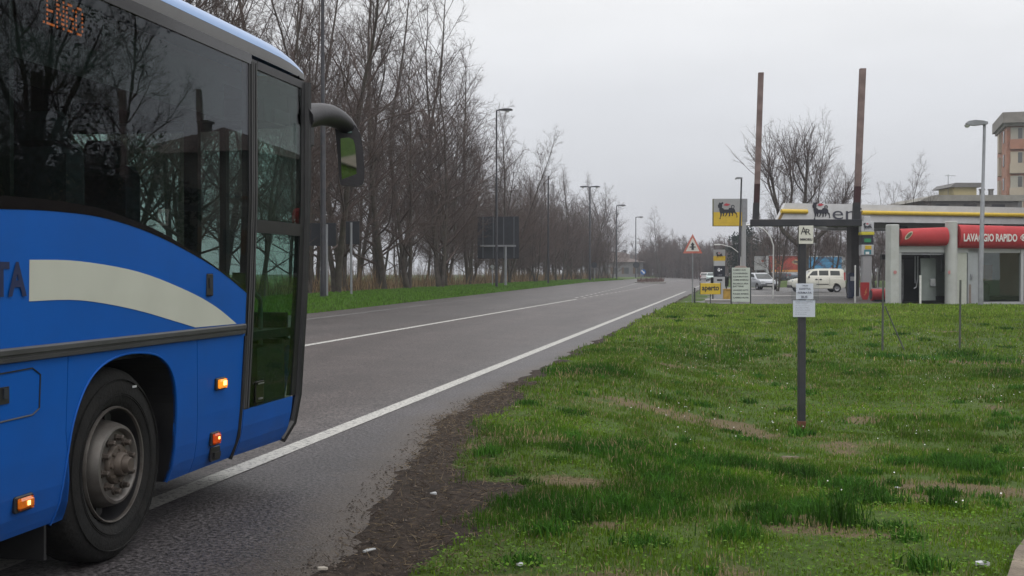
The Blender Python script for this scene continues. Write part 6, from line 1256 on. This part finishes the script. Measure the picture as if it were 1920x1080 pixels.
for px in range(1196, 1372, 5):
    for Z in (262, 285, 310): p = at(px+rr.uniform(-2, 2), Z+rr.uniform(-8, 8)); yt = np.interp(px, [1196, 1225, 1260, 1300, 1330, 1372], [480, 462, 452, 468, 462, 452]); S1.append((p.x, p.y, ((yt*-1+511)*Z/F+1.5)*1.12, 4))
woods('far_woods', S1, seed=3, dens=1.4)
S2 = []
for px in range(1376, 1990, 13):
    for Z in (168, 186, 205):
        p = at(px+rr.uniform(-6, 6), Z+rr.uniform(-5, 5)); yt = np.interp(px, [1376, 1400, 1450, 1500, 1560, 1640, 1700, 1990], [448, 438, 432, 425, 428, 432, 425, 425]); S2.append((p.x, p.y, (511-yt)*Z/F+1.5, 3))
woods('woods_behind_station', S2, seed=4)
S3 = []
for px in range(560, 1196, 16):
    for Z in (330, 380): p = at(px+rr.uniform(-6, 6), Z+rr.uniform(-12, 12)); S3.append((p.x, p.y, rr.uniform(6.5, 9.5), 3))
for x in range(-330, -110, 9): S3.append((x, 300+rr.uniform(-20, 20), 8, 2))
woods('woods_across_field', S3, seed=5, dens=.8)
# ================================================================== UNDERGROWTH ALONG THE ROW
def undergrowth():
    rng = np.random.default_rng(9); n = 17000; yy = 28+162*rng.random(n)**1.25; L = 17.0+rng.gamma(1.6, 1.7, n)+1.7*np.clip((yy-34)/95, 0, 1); x = -L; cl = fbm(x*.25, yy*.25, 77)
    keep = rng.random(n) < np.clip((cl-.34)*3.2, .06, 1); x, yy, cl = x[keep], yy[keep], cl[keep]; n = len(x); z = Tz(x, yy); h = rng.uniform(.4, 1.5, n)*(.6+1.2*np.clip(cl-.3, 0, 1)); 
    a = rng.uniform(0, 6.28, n); w_ = rng.uniform(.012, .03, n); lean = rng.normal(0, .22, (n, 2)); B = np.stack([x, yy, z-.03], -1); U = np.stack([np.cos(a), np.sin(a), 0*a], -1)*w_[:, None]; T = B+np.stack([lean[:, 0]*h, lean[:, 1]*h, h], -1)
    V = np.stack([B-U, B+U, T], 1).reshape(-1, 3); tan = np.array([.27, .19, .115]); brn = np.array([.11, .075, .055]); m = (rng.random((n, 1)) < (.35+.5*(fbm(x*.1, yy*.1, 5) > .5))[:, None]*.8); c = np.where(m, tan, brn)*rng.uniform(.6, 1.3, (n, 1))
    o = np_mesh('undergrowth', V, np.arange(len(V)).reshape(-1, 3), attr_mat('dry_stems', .9, .1), np.repeat(c, 3, 0)); tag(o, kind='stuff')
undergrowth()
# ================================================================== GRASS
grm = attr_mat('grass_blades', .6, .3)
def blades(rng, x, y, h, w_, col, lean=.35, two=True):
    n = len(x); z = Tz(x, y)-.01; a = rng.uniform(0, 6.28, n); l1 = rng.uniform(0, 6.28, n); ln = np.abs(rng.normal(0, lean, n)); B = np.stack([x, y, z], -1); U = np.stack([np.cos(a), np.sin(a), 0*a], -1)*w_[:, None]/2
    D = np.stack([np.cos(l1)*ln, np.sin(l1)*ln, 0*a], -1); M1 = B+D*(h*.3)[:, None]+np.array([0, 0, 1])*(h*.6)[:, None]; T = B+D*(h*1.0)[:, None]+np.array([0, 0, 1])*(h*(1-.25*ln))[:, None]
    V = np.stack([B-U, B+U, M1+U*.75, M1-U*.75, T], 1); o = (np.arange(n)*5)[:, None]; t = np.concatenate([o+np.array([[0, 1, 2]]), o+np.array([[0, 2, 3]]), o+np.array([[3, 2, 4]])]); return V.reshape(-1, 3), t, np.repeat(col, 5, 0)
def lawn():
    rng = np.random.default_rng(21); Vs, Ts, Cs = [], [], []; off = 0
    def zone(y0, y1, dens, hs, ws, xr):
        nonlocal off
        xa, xb = -3.1, xr; n = int(dens*(y1-y0)*(xb-xa)); x = rng.uniform(xa, xb, n); y = rng.uniform(y0, y1, n)
        k = (x < .235*y+1.4); x, y = x[k], y[k]    # stay near the seen wedge
        dry = patch(x, y, DRY)+np.clip((fbm(x*.9, y*.7, 41)-.60)*4, 0, .8); lush = patch(x, y, LUSH)+np.clip((fbm(x*.6, y*.45, 51)-.58)*5, 0, .8); clov = patch(x, y, CLOV)+np.clip((fbm(x*.7, y*.5, 61)-.6)*4, 0, .7)
        tuft = fbm(x*3.2, y*3.2, 71); fine = fbm(x*11, y*11, 81); soil = f_dirt(x, y)
        pr_ = np.clip(-.15+1.5*tuft, 0, 1)*(1-.95*np.clip(dry*1.2, 0, 1))*(1-soil)**1.6+lush*.5*(1-soil); k = rng.random(len(x)) < np.clip(pr_, 0, 1); x, y, dry, lush, clov, tuft, fine = [q[k] for q in (x, y, dry, lush, clov, tuft, fine)]; n = len(x)
        h = hs*(.45+.9*tuft+1.0*np.clip(lush, 0, 1)*fine*1.4)*rng.uniform(.5, 1.25, n)*(1-.4*np.clip(clov, 0, 1)); w_ = ws*rng.uniform(.7, 1.3, n)
        g1 = np.array([.088, .155, .016]); g2 = np.array([.034, .108, .011]); g3 = np.array([.15, .25, .016]); st = np.array([.30, .23, .13]); L_ = np.clip(lush, 0, 1)[:, None]; C2 = np.clip(clov, 0, 1)[:, None]
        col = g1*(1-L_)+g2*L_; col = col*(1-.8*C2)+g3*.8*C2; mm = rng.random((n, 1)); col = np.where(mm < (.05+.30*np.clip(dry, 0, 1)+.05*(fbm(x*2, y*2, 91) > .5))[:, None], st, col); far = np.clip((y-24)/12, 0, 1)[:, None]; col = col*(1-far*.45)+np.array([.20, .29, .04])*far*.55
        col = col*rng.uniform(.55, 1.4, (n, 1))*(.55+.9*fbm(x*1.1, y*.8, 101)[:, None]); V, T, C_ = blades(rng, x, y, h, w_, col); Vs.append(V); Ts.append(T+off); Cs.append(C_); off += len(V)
    zone(2.5, 5.6, 2600, .055, .007, 2.6); zone(5.6, 9, 6500, .050, .0055, 3.2); zone(9, 14, 3400, .055, .0075, 4.8); zone(14, 24, 1300, .065, .012, 7.2); zone(24, 40, 420, .085, .022, 11); zone(40, 58, 190, .11, .04, 16)
    o = np_mesh('lawn_grass', np.concatenate(Vs), np.concatenate(Ts), grm, np.concatenate(Cs)); tag(o, kind='stuff')
    # clover and broad leaves: small flat leaflets
    n = 80000; x = rng.uniform(-2.6, 6, n); y = 5.8+(30-5.8)*rng.random(n)**1.6; k = (x < .235*y+1.2); x, y = x[k], y[k]; c = patch(x, y, CLOV)+np.clip((fbm(x*.7, y*.5, 61)-.52)*3, 0, .8); k = rng.random(len(x)) < c*(1-f_dirt(x, y)); x, y = x[k], y[k]; n = len(x); z = Tz(x, y)+rng.uniform(.01, .05, n)
    P = np.stack([x, y, z], -1); nr = rng.normal(0, .35, (n, 3)); nr[:, 2] = 1; nr /= np.linalg.norm(nr, axis=1)[:, None]; a = np.cross(nr, rng.normal(0, 1, (n, 3))); a /= np.linalg.norm(a, axis=1)[:, None]; b_ = np.cross(nr, a); s_ = rng.uniform(.005, .010, (n, 1))*(1+y[:, None]*.03)
    V = np.stack([P-a*s_, P+b_*s_, P+a*s_, P-b_*s_], 1).reshape(-1, 3); col = np.array([.105, .20, .022])*rng.uniform(.45, 1.35, (n, 1)); tag(np_mesh('clover', V, np.arange(len(V)).reshape(-1, 4), grm, np.repeat(col, 4, 0)), kind='stuff')
    # daisies
    n = 1700; x = rng.uniform(-1.5, 9, n); y = rng.uniform(8, 34, n); k = (x < .235*y+1) & (rng.random(n) < np.clip((fbm(x*.5, y*.35, 111)-.45)*4, 0.02, 1)); x, y = x[k], y[k]; n = len(x); P = np.stack([x, y, Tz(x, y)+.07], -1); s_ = rng.uniform(.004, .008, (n, 1)); X2 = np.array([1., 0, 0]); Y2 = np.array([0, .7, .7])
    V = np.stack([P-X2*s_, P-Y2*s_, P+X2*s_, P+Y2*s_], 1).reshape(-1, 3); tag(np_mesh('daisies', V, np.arange(len(V)).reshape(-1, 4), mat('petal_white', (.7, .7, .68), .7)), kind='stuff')
    # left verge
    n = 90000; y = 24+150*rng.random(n)**1.5; le = xe(y); x = le-.05-rng.random(n)*(4.5); h = rng.uniform(.06, .16, n); w_ = .015+.0005*y; col = np.array([.10, .20, .03])*rng.uniform(.6, 1.4, (n, 1)); V, T, C_ = blades(rng, x, y, h, w_, col); tag(np_mesh('verge_grass', V, T, grm, C_), kind='stuff')
    # dry litter, stems and crumbs on the bare soil
    n = 9000; y = rng.uniform(5.8, 16, n); g = grassX(y); x = g+rng.normal(-.25, .38, n); k = (x > edgeR(y)-.15); x, y = x[k], y[k]; n = len(x); P = np.stack([x, y, Tz(x, y)+.012], -1); a = rng.normal(0, 1, (n, 3)); a[:, 2] = np.abs(a[:, 2])*.35; a /= np.linalg.norm(a, axis=1)[:, None]; b_ = np.cross(a, rng.normal(0, 1, (n, 3))); b_ /= np.linalg.norm(b_, axis=1)[:, None]; l_ = rng.uniform(.01, .045, (n, 1)); 
    V = np.stack([P-b_*.0022, P+b_*.0022, P+a*l_*2], 1).reshape(-1, 3); col = np.where(rng.random((n, 1)) < .45, [[.22, .17, .11]], [[.07, .05, .038]])*rng.uniform(.5, 1.3, (n, 1)); tag(np_mesh('dry_litter', V, np.arange(len(V)).reshape(-1, 3), grm, np.repeat(col, 3, 0)), kind='stuff')
    n = 6500; y = rng.uniform(5.6, 14, n); er = edgeR(y); x = er+rng.gamma(1.5, .3, n)-.25; k = x < grassX(y)+.3; x, y = x[k], y[k]; n = len(x); z = np.where(x < edgeR(y), .0, Tz(x, y)); s_ = rng.gamma(1.4, .0022, n)[:, None]+.0015; P = np.stack([x, y, z+s_[:, 0]*.4], -1)
    D = np.array([[1, 0, 0], [0, 1, 0], [-1, 0, 0], [0, -1, 0], [0, 0, .8]]); V = (P[:, None, :]+D[None]*s_[:, None, :]*rng.uniform(.6, 1.2, (n, 5, 1))).reshape(-1, 3); o = (np.arange(n)*5)[:, None]; T = np.concatenate([o+np.array([[i, (i+1) % 4, 4]]) for i in range(4)]); col = np.array([.065, .054, .046])*rng.uniform(.4, 1.9, (n, 1)); tag(np_mesh('gravel', V, T, attr_mat('gravel_stone', .9, 0), np.repeat(col, 5, 0)), kind='stuff')
lawn()
def tufts():
    rng = np.random.default_rng(77); X, Y, H_, W_, C_ = [], [], [], [], []
    spots = [(*pos(px, py), r_, h_) for px, py, r_, h_ in ((1570, 985, .16, .20), (1500, 858, .20, .13), (1465, 850, .15, .12), (1590, 885, .2, .12), (1630, 905, .18, .13), (1770, 940, .12, .13), (1660, 930, .14, .1), (1330, 840, .2, .12), (1290, 850, .2, .11), (1390, 835, .2, .11), (1180, 830, .16, .10), (1080, 985, .15, .12), (1150, 960, .16, .12), (1030, 1010, .14, .11), (1240, 900, .16, .09), (1440, 960, .12, .11), (1400, 965, .12, .1), (1700, 820, .2, .1), (1830, 830, .3, .12), (1780, 815, .25, .1), (1655, 650, .5, .14), (1720, 650, .6, .12), (1800, 646, .5, .13), (1860, 655, .8, .14), (1090, 745, .12, .08), (1500, 770, .1, .14))]
    for k in range(150):
        y = 6+34*rng.random()**1.4; x = rng.uniform(-2.3, .235*y+1); spots.append((x, y, rng.uniform(.05, .16)*(1+y*.02), rng.uniform(.05, .11)))
    for (x, y, r_, h_) in spots:
        if f_dirt(np.array([x]), np.array([y]))[0] > .4: continue
        m = int(240*min(2.2, (r_/.15))**1.5*(1 if y < 14 else .5)); X.append(x+rng.normal(0, r_*.5, m)); Y.append(y+rng.normal(0, r_*.5, m)); H_.append(h_*rng.uniform(.4, 1.25, m)); W_.append(np.full(m, .0055+.0005*y)); C_.append(np.array([.036, .100, .012])*rng.uniform(.5, 1.6, (m, 1))*rng.uniform(.8, 1.5))
    V, T, C2 = blades(rng, *[np.concatenate(q) for q in (X, Y, H_, W_)], np.concatenate(C_), lean=.55); tag(np_mesh('grass_tufts', V, T, grm, C2), kind='stuff')
tufts()
# litter one could pick up
def scrap(px, py, w_, d_, lab, m_, rz=0, h=.012, nm='litter_scrap'):
    x, y = pos(px, py); z = float(Tz(x, y)) if x > edgeR(np.array([y]))[0] else 0; b = MB(); q = random.Random(px); P = blob(0, 0, w_/2, d_/2, 8, .35, px); b.prism(P, (Vector((0, 0, 0)), X_, Y_, Z_), h)
    b.v = [(x_*(1 if i_ % 2 else .8), y_, z_*.5+q.uniform(0, h*.5)) for i_, (x_, y_, z_) in enumerate(b.v)]; o = b.build(nm, m_); o.location = (x, y, z+.015); o.rotation_euler = (0, 0, rz); return tag(o, lab, 'litter', 'litter lying on the verge')
wp = mat('scrap_white', (.45, .46, .47), .6, 0, .1, 20)
scrap(812, 936, .06, .05, 'crumpled white scrap on the bare soil beside the asphalt edge', wp, .3, .02); scrap(690, 1040, .13, .035, 'pale flat stick-like scrap on the dark soil near the bottom edge', mat('scrap_grey', (.33, .34, .34), .7), 1.0)
scrap(603, 1078, .08, .04, 'beige scrap at the bottom edge of the picture by the bus side', mat('scrap_beige', (.4, .36, .3), .7), 0); scrap(975, 1078, .05, .03, 'small white scrap at the bottom edge on the soil', wp, .2, .02)
scrap(1845, 1074, .11, .05, 'torn white paper in the clover at the bottom right', wp, .4, .025); scrap(1385, 646, .10, .06, 'tiny white scrap far off on the lawn near the road', wp); scrap(1286, 740, .05, .04, 'tiny white scrap in the middle of the lawn', wp); scrap(970, 771, .07, .03, 'pale twig-like scrap at the asphalt edge', mat('scrap_tan', (.45, .36, .28), .8), .4)
scrap(1685, 884, .06, .04, 'white scrap beside the dry patch of lawn', wp); scrap(1482, 812, .22, .05, 'flat pale stone slab at the foot of the dark frame', mat('slab_stone', (.24, .2, .16), .9), 0)
# ================================================================== HAZE
def haze():
    x0, x1, y0, y1, z0, z1 = -720, 720, -80, 720, -1.6, 34
    b = MB(); b.box(((x0+x1)/2, (y0+y1)/2, (z0+z1)/2), (x1-x0, y1-y0, z1-z0)); m = bpy.data.materials.new('haze_air'); m.use_nodes = True; n = m.node_tree.nodes; n.remove(n['Principled BSDF']); v = n.new('ShaderNodeVolumePrincipled'); v.inputs['Density'].default_value = .0006; v.inputs['Color'].default_value = (.86, .90, .97, 1); v.inputs['Anisotropy'].default_value = .2
    m.node_tree.links.new(v.outputs[0], n['Material Output'].inputs['Volume']); tag(b.build('haze', m), kind='stuff')
haze()
